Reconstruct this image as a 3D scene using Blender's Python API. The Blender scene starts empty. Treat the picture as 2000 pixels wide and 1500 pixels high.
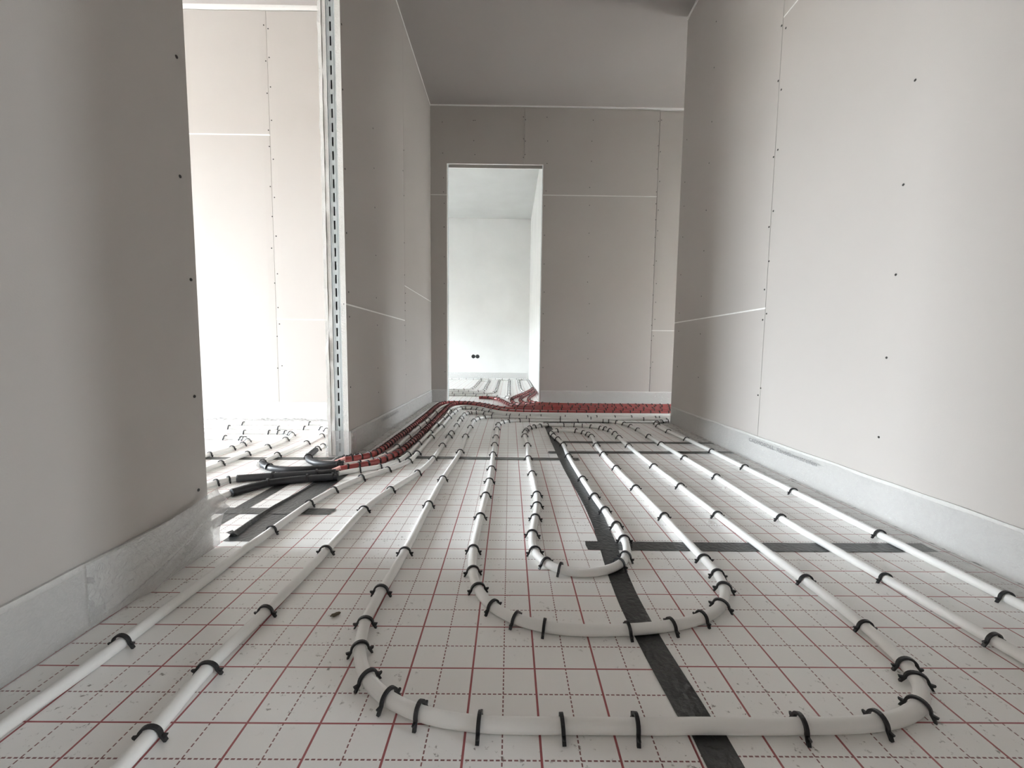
import bpy, bmesh, math, random
from mathutils import Vector, Matrix, noise

random.seed(7)
SC = bpy.context.scene
COL = SC.collection

# ------------------------------------------------------------------ camera
cam_d = bpy.data.cameras.new('camera')
cam_d.sensor_fit = 'HORIZONTAL'; cam_d.sensor_width = 36.0
cam_d.lens = 36.0 * 805.65 / 2000.0
cam_d.clip_start = 0.02; cam_d.clip_end = 60
cam = bpy.data.objects.new('camera', cam_d); COL.objects.link(cam)
RIGHT = Vector((0.999918, -0.005232, 0.011660))
DOWN = Vector((0.011187, -0.082771, -0.996506))
FWD = Vector((0.006179, 0.996555, -0.082705))
m3 = Matrix((RIGHT, -DOWN, -FWD)).transposed()
cam.matrix_world = Matrix.Translation((0.05415, -0.5268, 0.51385)) @ m3.to_4x4()
SC.camera = cam

# ------------------------------------------------------------------ sky and exposure
W = bpy.data.worlds.new('sky'); SC.world = W; W.use_nodes = True
SKY = 20.0
wn = W.node_tree; bg = wn.nodes['Background']
# overcast sky, brighter towards the zenith, over dull open ground
tcw = wn.nodes.new('ShaderNodeTexCoord'); spw = wn.nodes.new('ShaderNodeSeparateXYZ'); rmp = wn.nodes.new('ShaderNodeValToRGB')
mrw = wn.nodes.new('ShaderNodeMapRange'); mrw.inputs[1].default_value = -1; mrw.inputs[2].default_value = 1
wn.links.new(tcw.outputs['Generated'], spw.inputs[0]); wn.links.new(spw.outputs[2], mrw.inputs[0]); wn.links.new(mrw.outputs[0], rmp.inputs[0])
el = rmp.color_ramp.elements
el[0].position = 0.0; el[0].color = (0.19, 0.19, 0.18, 1)
el[1].position = 1.0; el[1].color = (0.957, 1.0, 1.045, 1)
for p_, c_ in ((0.49, (0.19, 0.19, 0.18, 1)), (0.51, (0.592, 0.655, 0.703, 1)), (0.75, (0.825, 0.88, 0.93, 1))):
    q_ = el.new(p_); q_.color = c_
wn.links.new(rmp.outputs[0], bg.inputs['Color'])
bg.inputs['Strength'].default_value = SKY
SC.view_settings.view_transform = 'Standard'; SC.view_settings.look = 'None'
SC.view_settings.gamma = 1.0; SC.view_settings.use_curve_mapping = False
SC.view_settings.exposure = 2.2
SC.cycles.max_bounces = 10; SC.cycles.diffuse_bounces = 8; SC.cycles.glossy_bounces = 3; SC.cycles.transparent_max_bounces = 8
SC.cycles.caustics_reflective = False; SC.cycles.caustics_refractive = False
SC.cycles.sample_clamp_indirect = 12.0; SC.cycles.adaptive_threshold = 0.03

# window openings, two of them unseen slits added for their light: (wall plane x, y0, y1, z0, z1, direction the light enters)
WIN = [(-5.2, 0.06, 1.60, 0.0, 2.06, 1), (-5.2, -1.38, -1.26, 0.0, 2.20, 1), (-3.0, 4.5, 5.35, 0.1, 1.12, 1), (4.0, -1.48, -1.20, 0.0, 2.4, -1), (4.0, 2.62, 3.25, 0.10, 1.15, -1)]
def portal(x, y0, y1, z0, z1, d):
    l = bpy.data.lights.new('window_daylight_portal', 'AREA'); l.shape = 'RECTANGLE'
    l.size = z1 - z0; l.size_y = y1 - y0
    l.cycles.is_portal = True
    o = bpy.data.objects.new('window_daylight_portal', l); COL.objects.link(o)
    o.location = (x, (y0 + y1) / 2, (z0 + z1) / 2)
    o.rotation_euler = (0, -math.pi / 2 * d, 0)
for w in WIN: portal(w[0] - 0.1 * w[5], *w[1:])

CEIL = 2.745
PATHS = {
  'a': [(-0.61,-0.8),(-0.61,-0.75),(-0.61,-0.699),(-0.61,-0.649),(-0.61,-0.599),(-0.61,-0.548),(-0.61,-0.498),(-0.61,-0.448),(-0.61,-0.397),(-0.61,-0.347),(-0.61,-0.297),(-0.61,-0.246),(-0.61,-0.196),(-0.61,-0.145),(-0.61,-0.095),(-0.609,-0.045),(-0.607,0.006),(-0.603,0.056),(-0.6,0.106),(-0.599,0.156),(-0.599,0.207),(-0.599,0.257),(-0.598,0.307),(-0.597,0.358),(-0.599,0.408),(-0.601,0.458),(-0.599,0.509),(-0.596,0.559),(-0.594,0.609),(-0.592,0.66),(-0.59,0.71),(-0.587,0.76),(-0.582,0.81),(-0.574,0.86),(-0.563,0.909),(-0.548,0.957),(-0.53,1.004),(-0.509,1.05),(-0.485,1.094),(-0.461,1.138),(-0.437,1.182),(-0.415,1.228),(-0.398,1.275),(-0.39,1.325),(-0.387,1.375),(-0.387,1.425),(-0.387,1.476),(-0.388,1.526),(-0.388,1.576),(-0.389,1.627),(-0.389,1.677),(-0.389,1.727),(-0.389,1.778),(-0.389,1.828),(-0.388,1.878),(-0.388,1.929),(-0.387,1.979),(-0.386,2.029),(-0.386,2.08),(-0.385,2.13),(-0.385,2.181),(-0.386,2.231),(-0.386,2.281),(-0.386,2.332),(-0.387,2.382),(-0.387,2.432),(-0.387,2.483),(-0.388,2.533),(-0.388,2.583),(-0.388,2.634),(-0.388,2.684),(-0.387,2.734),(-0.385,2.785),(-0.383,2.835),(-0.38,2.885),(-0.372,2.935),(-0.344,2.975),(-0.296,2.982),(-0.248,2.965),(-0.206,2.938),(-0.168,2.905),(-0.133,2.869),(-0.101,2.83),(-0.074,2.788),(-0.046,2.746),(-0.009,2.712),(0.036,2.691),(0.085,2.679),(0.135,2.674),(0.186,2.673),(0.236,2.672),(0.286,2.67),(0.336,2.666),(0.387,2.662),(0.437,2.659),(0.487,2.657),(0.538,2.657),(0.588,2.659),(0.638,2.66),(0.688,2.662),(0.739,2.664),(0.789,2.666),(0.839,2.668),(0.89,2.67),(0.94,2.672),(0.99,2.674),(1.041,2.676),(1.091,2.678),(1.141,2.679),(1.192,2.681),(1.242,2.682),(1.292,2.682),(1.343,2.682),(1.393,2.683),(1.443,2.683),(1.494,2.682),(1.544,2.682),(1.594,2.682),(1.645,2.682),(1.695,2.682),(1.745,2.682),(1.796,2.682),(1.846,2.682),(1.897,2.682),(1.947,2.682),(1.997,2.682),(2.048,2.682),(2.098,2.682),(2.148,2.682),(2.199,2.682),(2.249,2.682),(2.299,2.682),(2.35,2.682),(2.4,2.682)],
  'w2': [(-0.627,1.098),(-0.59,1.133),(-0.549,1.162),(-0.506,1.19),(-0.471,1.225),(-0.449,1.271),(-0.437,1.32),(-0.43,1.37),(-0.427,1.42),(-0.426,1.47),(-0.426,1.521),(-0.426,1.571),(-0.426,1.622),(-0.426,1.672),(-0.425,1.723),(-0.424,1.773),(-0.424,1.824),(-0.423,1.874),(-0.423,1.925),(-0.423,1.975),(-0.424,2.026),(-0.426,2.076),(-0.427,2.127),(-0.427,2.177),(-0.427,2.228),(-0.426,2.278),(-0.424,2.329),(-0.423,2.379),(-0.422,2.43),(-0.422,2.48),(-0.422,2.531),(-0.424,2.581),(-0.426,2.631),(-0.43,2.682),(-0.434,2.732),(-0.437,2.783),(-0.438,2.833),(-0.438,2.883),(-0.435,2.934),(-0.43,2.984),(-0.422,3.034),(-0.405,3.081),(-0.367,3.113),(-0.317,3.113),(-0.27,3.093),(-0.23,3.063),(-0.196,3.026),(-0.166,2.985),(-0.138,2.943),(-0.11,2.902),(-0.079,2.861),(-0.046,2.823),(-0.009,2.789),(0.033,2.761),(0.079,2.741),(0.129,2.73),(0.179,2.725),(0.229,2.723),(0.28,2.722),(0.33,2.722),(0.381,2.721),(0.431,2.721),(0.482,2.721),(0.532,2.721),(0.583,2.721),(0.633,2.721),(0.684,2.722),(0.734,2.723),(0.785,2.724),(0.835,2.725),(0.885,2.726),(0.936,2.727),(0.986,2.728),(1.037,2.729),(1.087,2.731),(1.138,2.732),(1.188,2.733),(1.239,2.734),(1.289,2.735),(1.34,2.735),(1.39,2.736),(1.441,2.736),(1.491,2.736),(1.542,2.736),(1.592,2.735),(1.643,2.735),(1.693,2.735),(1.744,2.735),(1.794,2.735),(1.845,2.735),(1.895,2.735),(1.946,2.735),(1.996,2.735),(2.047,2.735),(2.097,2.735),(2.148,2.735),(2.198,2.735),(2.249,2.735),(2.299,2.735),(2.35,2.735),(2.4,2.735)],
  'red2': [(-0.64,1.141),(-0.601,1.172),(-0.564,1.206),(-0.532,1.245),(-0.509,1.289),(-0.495,1.337),(-0.484,1.386),(-0.475,1.436),(-0.469,1.485),(-0.467,1.535),(-0.465,1.586),(-0.464,1.636),(-0.463,1.686),(-0.463,1.736),(-0.463,1.786),(-0.463,1.836),(-0.463,1.886),(-0.463,1.936),(-0.462,1.987),(-0.462,2.037),(-0.462,2.087),(-0.462,2.137),(-0.463,2.187),(-0.463,2.237),(-0.464,2.287),(-0.465,2.337),(-0.467,2.387),(-0.468,2.438),(-0.469,2.488),(-0.471,2.538),(-0.471,2.588),(-0.472,2.638),(-0.473,2.688),(-0.473,2.738),(-0.474,2.788),(-0.474,2.839),(-0.475,2.889),(-0.476,2.939),(-0.477,2.989),(-0.476,3.039),(-0.473,3.089),(-0.468,3.139),(-0.457,3.188),(-0.435,3.232),(-0.391,3.255),(-0.342,3.246),(-0.299,3.221),(-0.26,3.189),(-0.225,3.154),(-0.193,3.115),(-0.165,3.074),(-0.14,3.03),(-0.116,2.986),(-0.091,2.943),(-0.063,2.902),(-0.031,2.863),(0.007,2.83),(0.05,2.804),(0.096,2.786),(0.145,2.775),(0.195,2.772),(0.245,2.773),(0.295,2.776),(0.345,2.778),(0.395,2.78),(0.446,2.782),(0.496,2.784),(0.546,2.785),(0.596,2.787),(0.646,2.788),(0.696,2.79),(0.746,2.791),(0.796,2.793),(0.846,2.794),(0.896,2.796),(0.947,2.797),(0.997,2.799),(1.047,2.8),(1.097,2.801),(1.147,2.803),(1.197,2.804),(1.247,2.805),(1.297,2.806),(1.347,2.807),(1.398,2.808),(1.448,2.808),(1.498,2.808),(1.548,2.808),(1.598,2.808),(1.648,2.807),(1.698,2.807),(1.748,2.807),(1.799,2.807),(1.849,2.807),(1.899,2.807),(1.949,2.807),(1.999,2.807),(2.049,2.807),(2.099,2.807),(2.149,2.807),(2.2,2.807),(2.25,2.807),(2.3,2.807),(2.35,2.807),(2.4,2.807)],
  'w1': [(-0.657,1.219),(-0.615,1.247),(-0.578,1.28),(-0.551,1.322),(-0.535,1.37),(-0.526,1.419),(-0.521,1.469),(-0.519,1.519),(-0.518,1.569),(-0.519,1.619),(-0.52,1.669),(-0.522,1.719),(-0.523,1.769),(-0.524,1.819),(-0.525,1.869),(-0.526,1.919),(-0.526,1.969),(-0.526,2.019),(-0.526,2.069),(-0.526,2.119),(-0.525,2.169),(-0.524,2.219),(-0.523,2.269),(-0.522,2.319),(-0.522,2.369),(-0.523,2.419),(-0.525,2.47),(-0.526,2.52),(-0.528,2.57),(-0.529,2.62),(-0.53,2.67),(-0.532,2.72),(-0.533,2.77),(-0.535,2.82),(-0.536,2.87),(-0.537,2.92),(-0.536,2.97),(-0.534,3.02),(-0.53,3.07),(-0.522,3.119),(-0.511,3.168),(-0.493,3.215),(-0.465,3.256),(-0.423,3.282),(-0.373,3.286),(-0.325,3.273),(-0.282,3.248),(-0.243,3.216),(-0.208,3.18),(-0.176,3.142),(-0.145,3.102),(-0.116,3.062),(-0.088,3.02),(-0.059,2.98),(-0.027,2.941),(0.01,2.907),(0.052,2.88),(0.099,2.863),(0.148,2.854),(0.198,2.85),(0.248,2.849),(0.298,2.848),(0.348,2.848),(0.398,2.848),(0.448,2.848),(0.498,2.849),(0.548,2.849),(0.598,2.85),(0.648,2.851),(0.698,2.851),(0.748,2.852),(0.798,2.853),(0.848,2.854),(0.899,2.855),(0.949,2.857),(0.999,2.858),(1.049,2.86),(1.099,2.862),(1.149,2.863),(1.199,2.864),(1.249,2.865),(1.299,2.866),(1.349,2.867),(1.399,2.868),(1.449,2.868),(1.499,2.869),(1.549,2.869),(1.599,2.869),(1.649,2.869),(1.699,2.87),(1.749,2.87),(1.799,2.87),(1.849,2.87),(1.899,2.87),(1.95,2.87),(2,2.87),(2.05,2.87),(2.1,2.87),(2.15,2.87),(2.2,2.87),(2.25,2.87),(2.3,2.87),(2.35,2.87),(2.4,2.87)],
  'red1': [(-0.677,1.286),(-0.635,1.314),(-0.603,1.352),(-0.584,1.398),(-0.577,1.448),(-0.574,1.497),(-0.572,1.547),(-0.572,1.598),(-0.571,1.648),(-0.571,1.698),(-0.571,1.748),(-0.57,1.798),(-0.569,1.848),(-0.569,1.898),(-0.567,1.948),(-0.566,1.998),(-0.566,2.048),(-0.566,2.098),(-0.566,2.148),(-0.566,2.198),(-0.567,2.248),(-0.567,2.298),(-0.568,2.348),(-0.568,2.398),(-0.568,2.448),(-0.569,2.498),(-0.569,2.548),(-0.57,2.598),(-0.571,2.648),(-0.572,2.698),(-0.574,2.748),(-0.575,2.798),(-0.576,2.848),(-0.577,2.898),(-0.578,2.948),(-0.579,2.998),(-0.579,3.048),(-0.579,3.098),(-0.577,3.148),(-0.572,3.197),(-0.559,3.246),(-0.533,3.288),(-0.492,3.315),(-0.443,3.325),(-0.393,3.323),(-0.344,3.313),(-0.298,3.294),(-0.256,3.268),(-0.218,3.235),(-0.184,3.198),(-0.153,3.159),(-0.124,3.118),(-0.096,3.077),(-0.065,3.038),(-0.03,3.002),(0.01,2.972),(0.054,2.948),(0.101,2.931),(0.15,2.922),(0.2,2.918),(0.25,2.916),(0.3,2.916),(0.35,2.917),(0.4,2.918),(0.45,2.918),(0.5,2.918),(0.55,2.918),(0.6,2.918),(0.65,2.919),(0.7,2.92),(0.75,2.921),(0.8,2.922),(0.85,2.923),(0.9,2.925),(0.95,2.926),(1,2.928),(1.05,2.929),(1.1,2.931),(1.15,2.933),(1.2,2.934),(1.25,2.935),(1.3,2.937),(1.35,2.938),(1.4,2.939),(1.45,2.94),(1.5,2.94),(1.55,2.94),(1.6,2.939),(1.65,2.939),(1.7,2.939),(1.75,2.939),(1.8,2.939),(1.85,2.939),(1.9,2.939),(1.95,2.939),(2,2.939),(2.05,2.939),(2.1,2.939),(2.15,2.939),(2.2,2.939),(2.25,2.939),(2.3,2.939),(2.35,2.939),(2.4,2.939)],
  'b': [(-0.405,-0.8),(-0.405,-0.75),(-0.405,-0.7),(-0.405,-0.649),(-0.405,-0.599),(-0.405,-0.549),(-0.405,-0.499),(-0.405,-0.448),(-0.405,-0.398),(-0.405,-0.348),(-0.405,-0.298),(-0.405,-0.248),(-0.405,-0.197),(-0.405,-0.147),(-0.406,-0.097),(-0.406,-0.047),(-0.409,0.003),(-0.413,0.053),(-0.414,0.104),(-0.411,0.154),(-0.407,0.204),(-0.404,0.254),(-0.402,0.304),(-0.4,0.354),(-0.398,0.405),(-0.397,0.455),(-0.397,0.505),(-0.397,0.555),(-0.398,0.605),(-0.399,0.656),(-0.398,0.706),(-0.394,0.756),(-0.387,0.806),(-0.378,0.855),(-0.366,0.904),(-0.354,0.953),(-0.341,1.001),(-0.328,1.05),(-0.317,1.098),(-0.308,1.148),(-0.302,1.198),(-0.298,1.248),(-0.295,1.298),(-0.293,1.348),(-0.292,1.398),(-0.292,1.449),(-0.293,1.499),(-0.293,1.549),(-0.293,1.599),(-0.293,1.649),(-0.292,1.7),(-0.291,1.75),(-0.29,1.8),(-0.29,1.85),(-0.291,1.901),(-0.291,1.951),(-0.291,2.001),(-0.291,2.051),(-0.29,2.101),(-0.29,2.152),(-0.291,2.202),(-0.291,2.252),(-0.292,2.302),(-0.293,2.352),(-0.294,2.403),(-0.295,2.453),(-0.296,2.503),(-0.295,2.553),(-0.294,2.604),(-0.289,2.653),(-0.271,2.7),(-0.23,2.727),(-0.181,2.725),(-0.135,2.704),(-0.095,2.674),(-0.053,2.647),(-0.006,2.63),(0.043,2.619),(0.093,2.613),(0.143,2.608),(0.193,2.604),(0.243,2.599),(0.293,2.593),(0.343,2.588),(0.393,2.583),(0.443,2.579),(0.493,2.575),(0.543,2.573),(0.594,2.571),(0.644,2.571),(0.694,2.571),(0.744,2.572),(0.794,2.574),(0.845,2.576),(0.895,2.578),(0.945,2.58),(0.995,2.581),(1.045,2.581),(1.095,2.58),(1.145,2.574),(1.195,2.567),(1.245,2.562),(1.295,2.56),(1.345,2.559),(1.396,2.559),(1.446,2.559),(1.496,2.559),(1.546,2.56),(1.597,2.56),(1.647,2.56),(1.697,2.56),(1.747,2.56),(1.797,2.56),(1.848,2.56),(1.898,2.56),(1.948,2.56),(1.998,2.56),(2.048,2.56),(2.099,2.56),(2.149,2.56),(2.199,2.56),(2.249,2.56),(2.3,2.56),(2.35,2.56),(2.4,2.56)],
  'main': [(0.93,-0.75),(0.93,-0.7),(0.93,-0.65),(0.93,-0.6),(0.93,-0.55),(0.93,-0.5),(0.93,-0.45),(0.93,-0.4),(0.93,-0.35),(0.93,-0.3),(0.93,-0.25),(0.929,-0.2),(0.928,-0.15),(0.928,-0.1),(0.927,-0.05),(0.926,0),(0.924,0.05),(0.922,0.1),(0.918,0.15),(0.914,0.2),(0.911,0.25),(0.908,0.3),(0.905,0.35),(0.902,0.4),(0.899,0.45),(0.896,0.5),(0.893,0.55),(0.89,0.6),(0.889,0.649),(0.888,0.7),(0.888,0.75),(0.888,0.8),(0.889,0.85),(0.891,0.9),(0.892,0.95),(0.893,1),(0.894,1.05),(0.895,1.1),(0.894,1.15),(0.894,1.2),(0.892,1.25),(0.891,1.3),(0.89,1.35),(0.889,1.4),(0.888,1.45),(0.887,1.5),(0.886,1.55),(0.886,1.6),(0.885,1.65),(0.885,1.7),(0.884,1.75),(0.884,1.8),(0.884,1.85),(0.884,1.9),(0.884,1.95),(0.885,2),(0.885,2.05),(0.884,2.1),(0.881,2.15),(0.876,2.2),(0.868,2.249),(0.853,2.297),(0.828,2.34),(0.792,2.374),(0.746,2.394),(0.697,2.401),(0.647,2.402),(0.597,2.401),(0.547,2.399),(0.497,2.398),(0.447,2.397),(0.397,2.396),(0.347,2.396),(0.297,2.396),(0.247,2.396),(0.197,2.394),(0.147,2.388),(0.099,2.375),(0.053,2.354),(0.016,2.321),(-0.007,2.277),(-0.018,2.229),(-0.021,2.179),(-0.022,2.129),(-0.022,2.079),(-0.022,2.029),(-0.022,1.979),(-0.021,1.929),(-0.021,1.879),(-0.021,1.829),(-0.021,1.779),(-0.021,1.729),(-0.021,1.679),(-0.021,1.629),(-0.021,1.578),(-0.021,1.528),(-0.021,1.478),(-0.021,1.428),(-0.02,1.378),(-0.02,1.328),(-0.019,1.278),(-0.018,1.228),(-0.018,1.178),(-0.018,1.128),(-0.018,1.078),(-0.018,1.028),(-0.019,0.978),(-0.021,0.928),(-0.023,0.878),(-0.024,0.828),(-0.026,0.778),(-0.027,0.728),(-0.029,0.678),(-0.03,0.628),(-0.031,0.578),(-0.032,0.528),(-0.032,0.478),(-0.03,0.428),(-0.025,0.378),(-0.015,0.329),(0.002,0.283),(0.03,0.241),(0.069,0.21),(0.114,0.19),(0.163,0.18),(0.213,0.178),(0.263,0.18),(0.313,0.185),(0.362,0.194),(0.41,0.209),(0.454,0.232),(0.491,0.265),(0.516,0.308),(0.53,0.356),(0.534,0.406),(0.533,0.456),(0.532,0.506),(0.532,0.556),(0.531,0.606),(0.531,0.656),(0.53,0.706),(0.529,0.756),(0.528,0.806),(0.527,0.856),(0.525,0.906),(0.524,0.956),(0.523,1.006),(0.521,1.056),(0.519,1.106),(0.518,1.156),(0.517,1.206),(0.516,1.256),(0.515,1.306),(0.515,1.356),(0.515,1.406),(0.516,1.456),(0.517,1.506),(0.518,1.556),(0.521,1.606),(0.524,1.656),(0.528,1.706),(0.533,1.756),(0.538,1.806),(0.542,1.856),(0.54,1.905),(0.528,1.954),(0.505,1.998),(0.467,2.029),(0.419,2.042),(0.369,2.038),(0.329,2.01),(0.312,1.963),(0.312,1.913),(0.318,1.864),(0.326,1.814),(0.334,1.765),(0.34,1.715),(0.344,1.666),(0.346,1.616),(0.345,1.566),(0.343,1.516),(0.341,1.466),(0.34,1.416),(0.34,1.366),(0.341,1.316),(0.341,1.266),(0.342,1.216),(0.343,1.165),(0.344,1.115),(0.345,1.065),(0.346,1.015),(0.348,0.965),(0.349,0.915),(0.351,0.865),(0.354,0.816),(0.357,0.766),(0.361,0.716),(0.364,0.666),(0.367,0.616),(0.367,0.566),(0.364,0.516),(0.353,0.467),(0.331,0.423),(0.293,0.39),(0.246,0.374),(0.197,0.377),(0.155,0.403),(0.129,0.445),(0.119,0.494),(0.12,0.544),(0.125,0.594),(0.132,0.643),(0.139,0.693),(0.145,0.742),(0.15,0.792),(0.153,0.842),(0.154,0.892),(0.153,0.942),(0.153,0.992),(0.152,1.042),(0.151,1.092),(0.15,1.142),(0.149,1.192),(0.148,1.242),(0.147,1.292),(0.146,1.342),(0.147,1.392),(0.149,1.442),(0.151,1.492),(0.153,1.542),(0.154,1.592),(0.154,1.642),(0.153,1.692),(0.151,1.742),(0.149,1.792),(0.148,1.842),(0.148,1.892),(0.15,1.942),(0.155,1.992),(0.163,2.041),(0.178,2.089),(0.202,2.133),(0.235,2.171),(0.275,2.201),(0.321,2.218),(0.371,2.226),(0.421,2.228),(0.471,2.225),(0.52,2.216),(0.567,2.201),(0.611,2.177),(0.649,2.144),(0.678,2.104),(0.695,2.057),(0.701,2.008),(0.701,1.958),(0.7,1.908),(0.697,1.858),(0.695,1.808),(0.693,1.758),(0.692,1.708),(0.691,1.658),(0.69,1.608),(0.69,1.558),(0.69,1.508),(0.69,1.457),(0.691,1.407),(0.691,1.357),(0.692,1.307),(0.692,1.257),(0.693,1.207),(0.694,1.157),(0.695,1.107),(0.697,1.057),(0.698,1.007),(0.699,0.957),(0.699,0.907),(0.7,0.857),(0.701,0.807),(0.702,0.757),(0.703,0.707),(0.705,0.657),(0.707,0.607),(0.709,0.557),(0.711,0.507),(0.713,0.457),(0.715,0.407),(0.717,0.357),(0.718,0.307),(0.719,0.257),(0.718,0.207),(0.714,0.157),(0.706,0.108),(0.687,0.062),(0.653,0.026),(0.608,0.005),(0.559,-0.005),(0.509,-0.009),(0.459,-0.01),(0.409,-0.011),(0.359,-0.011),(0.309,-0.011),(0.259,-0.012),(0.209,-0.012),(0.159,-0.012),(0.109,-0.012),(0.059,-0.012),(0.009,-0.009),(-0.041,-0.001),(-0.088,0.015),(-0.131,0.04),(-0.166,0.076),(-0.189,0.12),(-0.202,0.168),(-0.208,0.218),(-0.208,0.268),(-0.206,0.318),(-0.204,0.368),(-0.202,0.418),(-0.201,0.468),(-0.2,0.518),(-0.201,0.568),(-0.201,0.618),(-0.202,0.668),(-0.202,0.718),(-0.202,0.768),(-0.202,0.818),(-0.202,0.868),(-0.202,0.918),(-0.201,0.968),(-0.2,1.018),(-0.199,1.068),(-0.197,1.118),(-0.195,1.168),(-0.192,1.218),(-0.19,1.268),(-0.188,1.318),(-0.186,1.368),(-0.185,1.418),(-0.184,1.468),(-0.184,1.518),(-0.186,1.568),(-0.187,1.618),(-0.189,1.668),(-0.192,1.718),(-0.194,1.768),(-0.196,1.818),(-0.197,1.868),(-0.197,1.918),(-0.197,1.968),(-0.197,2.018),(-0.197,2.068),(-0.197,2.118),(-0.197,2.168),(-0.198,2.218),(-0.198,2.268),(-0.197,2.318),(-0.194,2.368),(-0.186,2.417),(-0.169,2.464),(-0.14,2.504),(-0.098,2.531),(-0.049,2.542),(0.001,2.541),(0.051,2.535),(0.1,2.531),(0.15,2.528),(0.2,2.526),(0.25,2.523),(0.3,2.521),(0.35,2.518),(0.4,2.515),(0.45,2.512),(0.5,2.508),(0.55,2.505),(0.6,2.502),(0.65,2.501),(0.7,2.5),(0.75,2.501),(0.8,2.501),(0.85,2.503),(0.9,2.504),(0.95,2.505),(1,2.506),(1.05,2.505),(1.1,2.503),(1.15,2.5),(1.2,2.496),(1.25,2.495),(1.3,2.496),(1.35,2.497),(1.4,2.498),(1.45,2.499),(1.5,2.5),(1.55,2.5),(1.6,2.5),(1.65,2.5),(1.7,2.5),(1.75,2.5),(1.8,2.5),(1.85,2.5),(1.9,2.5),(1.95,2.5),(2,2.5),(2.05,2.5),(2.1,2.5),(2.15,2.5),(2.2,2.5)],
  'g': [(1.095,-0.75),(1.095,-0.699),(1.095,-0.649),(1.095,-0.598),(1.095,-0.548),(1.095,-0.497),(1.095,-0.447),(1.095,-0.396),(1.095,-0.346),(1.095,-0.295),(1.095,-0.245),(1.095,-0.194),(1.095,-0.144),(1.094,-0.093),(1.094,-0.043),(1.093,0.008),(1.093,0.058),(1.092,0.109),(1.092,0.16),(1.092,0.21),(1.094,0.261),(1.095,0.311),(1.095,0.362),(1.095,0.412),(1.094,0.463),(1.094,0.513),(1.093,0.564),(1.093,0.614),(1.093,0.665),(1.093,0.715),(1.093,0.766),(1.093,0.816),(1.092,0.867),(1.092,0.917),(1.092,0.968),(1.092,1.019),(1.091,1.069),(1.09,1.12),(1.09,1.17),(1.09,1.221),(1.089,1.271),(1.089,1.322),(1.089,1.372),(1.089,1.423),(1.089,1.473),(1.088,1.524),(1.088,1.574),(1.087,1.625),(1.086,1.675),(1.085,1.726),(1.083,1.776),(1.08,1.827),(1.076,1.877),(1.071,1.928),(1.066,1.978),(1.062,2.028),(1.06,2.079),(1.06,2.129),(1.062,2.18),(1.066,2.23),(1.072,2.28),(1.086,2.329),(1.11,2.373),(1.145,2.408),(1.191,2.431),(1.24,2.441),(1.29,2.444),(1.341,2.445),(1.391,2.445),(1.442,2.445),(1.493,2.445),(1.543,2.445),(1.594,2.445),(1.644,2.445),(1.695,2.445),(1.745,2.445),(1.796,2.445),(1.846,2.445),(1.897,2.445),(1.947,2.445),(1.998,2.445),(2.048,2.445),(2.099,2.445),(2.149,2.445),(2.2,2.445)],
  'L1': [(-0.895,1.388),(-0.898,1.439),(-0.899,1.49),(-0.898,1.54),(-0.896,1.591),(-0.894,1.642),(-0.893,1.693),(-0.892,1.744),(-0.892,1.795),(-0.891,1.846),(-0.891,1.896),(-0.891,1.947),(-0.891,1.998),(-0.89,2.049),(-0.89,2.1)],
  'L2': [(-1.011,1.202),(-1.019,1.255),(-1.024,1.307),(-1.025,1.36),(-1.024,1.413),(-1.021,1.466),(-1.018,1.519),(-1.015,1.571),(-1.013,1.624),(-1.013,1.677),(-1.013,1.73),(-1.015,1.783),(-1.017,1.836),(-1.019,1.889),(-1.021,1.941),(-1.021,1.994),(-1.021,2.047),(-1.02,2.1)],
  'L3': [(-1.2,-0.6),(-1.2,-0.55),(-1.199,-0.5),(-1.199,-0.45),(-1.198,-0.399),(-1.198,-0.349),(-1.197,-0.299),(-1.197,-0.249),(-1.196,-0.199),(-1.196,-0.149),(-1.195,-0.099),(-1.195,-0.048),(-1.194,0.002),(-1.194,0.052),(-1.193,0.102),(-1.193,0.152),(-1.192,0.202),(-1.192,0.253),(-1.191,0.303),(-1.191,0.353),(-1.191,0.403),(-1.19,0.453),(-1.19,0.503),(-1.19,0.553),(-1.19,0.604),(-1.19,0.654),(-1.189,0.704),(-1.19,0.754),(-1.19,0.804),(-1.19,0.854),(-1.19,0.904),(-1.19,0.955),(-1.19,1.005),(-1.19,1.055),(-1.189,1.105),(-1.188,1.155),(-1.186,1.205),(-1.184,1.255),(-1.182,1.306),(-1.18,1.356),(-1.177,1.406),(-1.172,1.456),(-1.166,1.505),(-1.163,1.555),(-1.161,1.606),(-1.162,1.656),(-1.166,1.706),(-1.174,1.755),(-1.187,1.804),(-1.209,1.848),(-1.248,1.878),(-1.297,1.889),(-1.347,1.889),(-1.397,1.887),(-1.447,1.885),(-1.497,1.883),(-1.547,1.882),(-1.598,1.882),(-1.648,1.882),(-1.698,1.882),(-1.748,1.882),(-1.798,1.881),(-1.848,1.881),(-1.898,1.881),(-1.949,1.881),(-1.999,1.881),(-2.049,1.881),(-2.099,1.881),(-2.149,1.881),(-2.199,1.88),(-2.25,1.88),(-2.3,1.88),(-2.35,1.88),(-2.4,1.88)],
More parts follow.
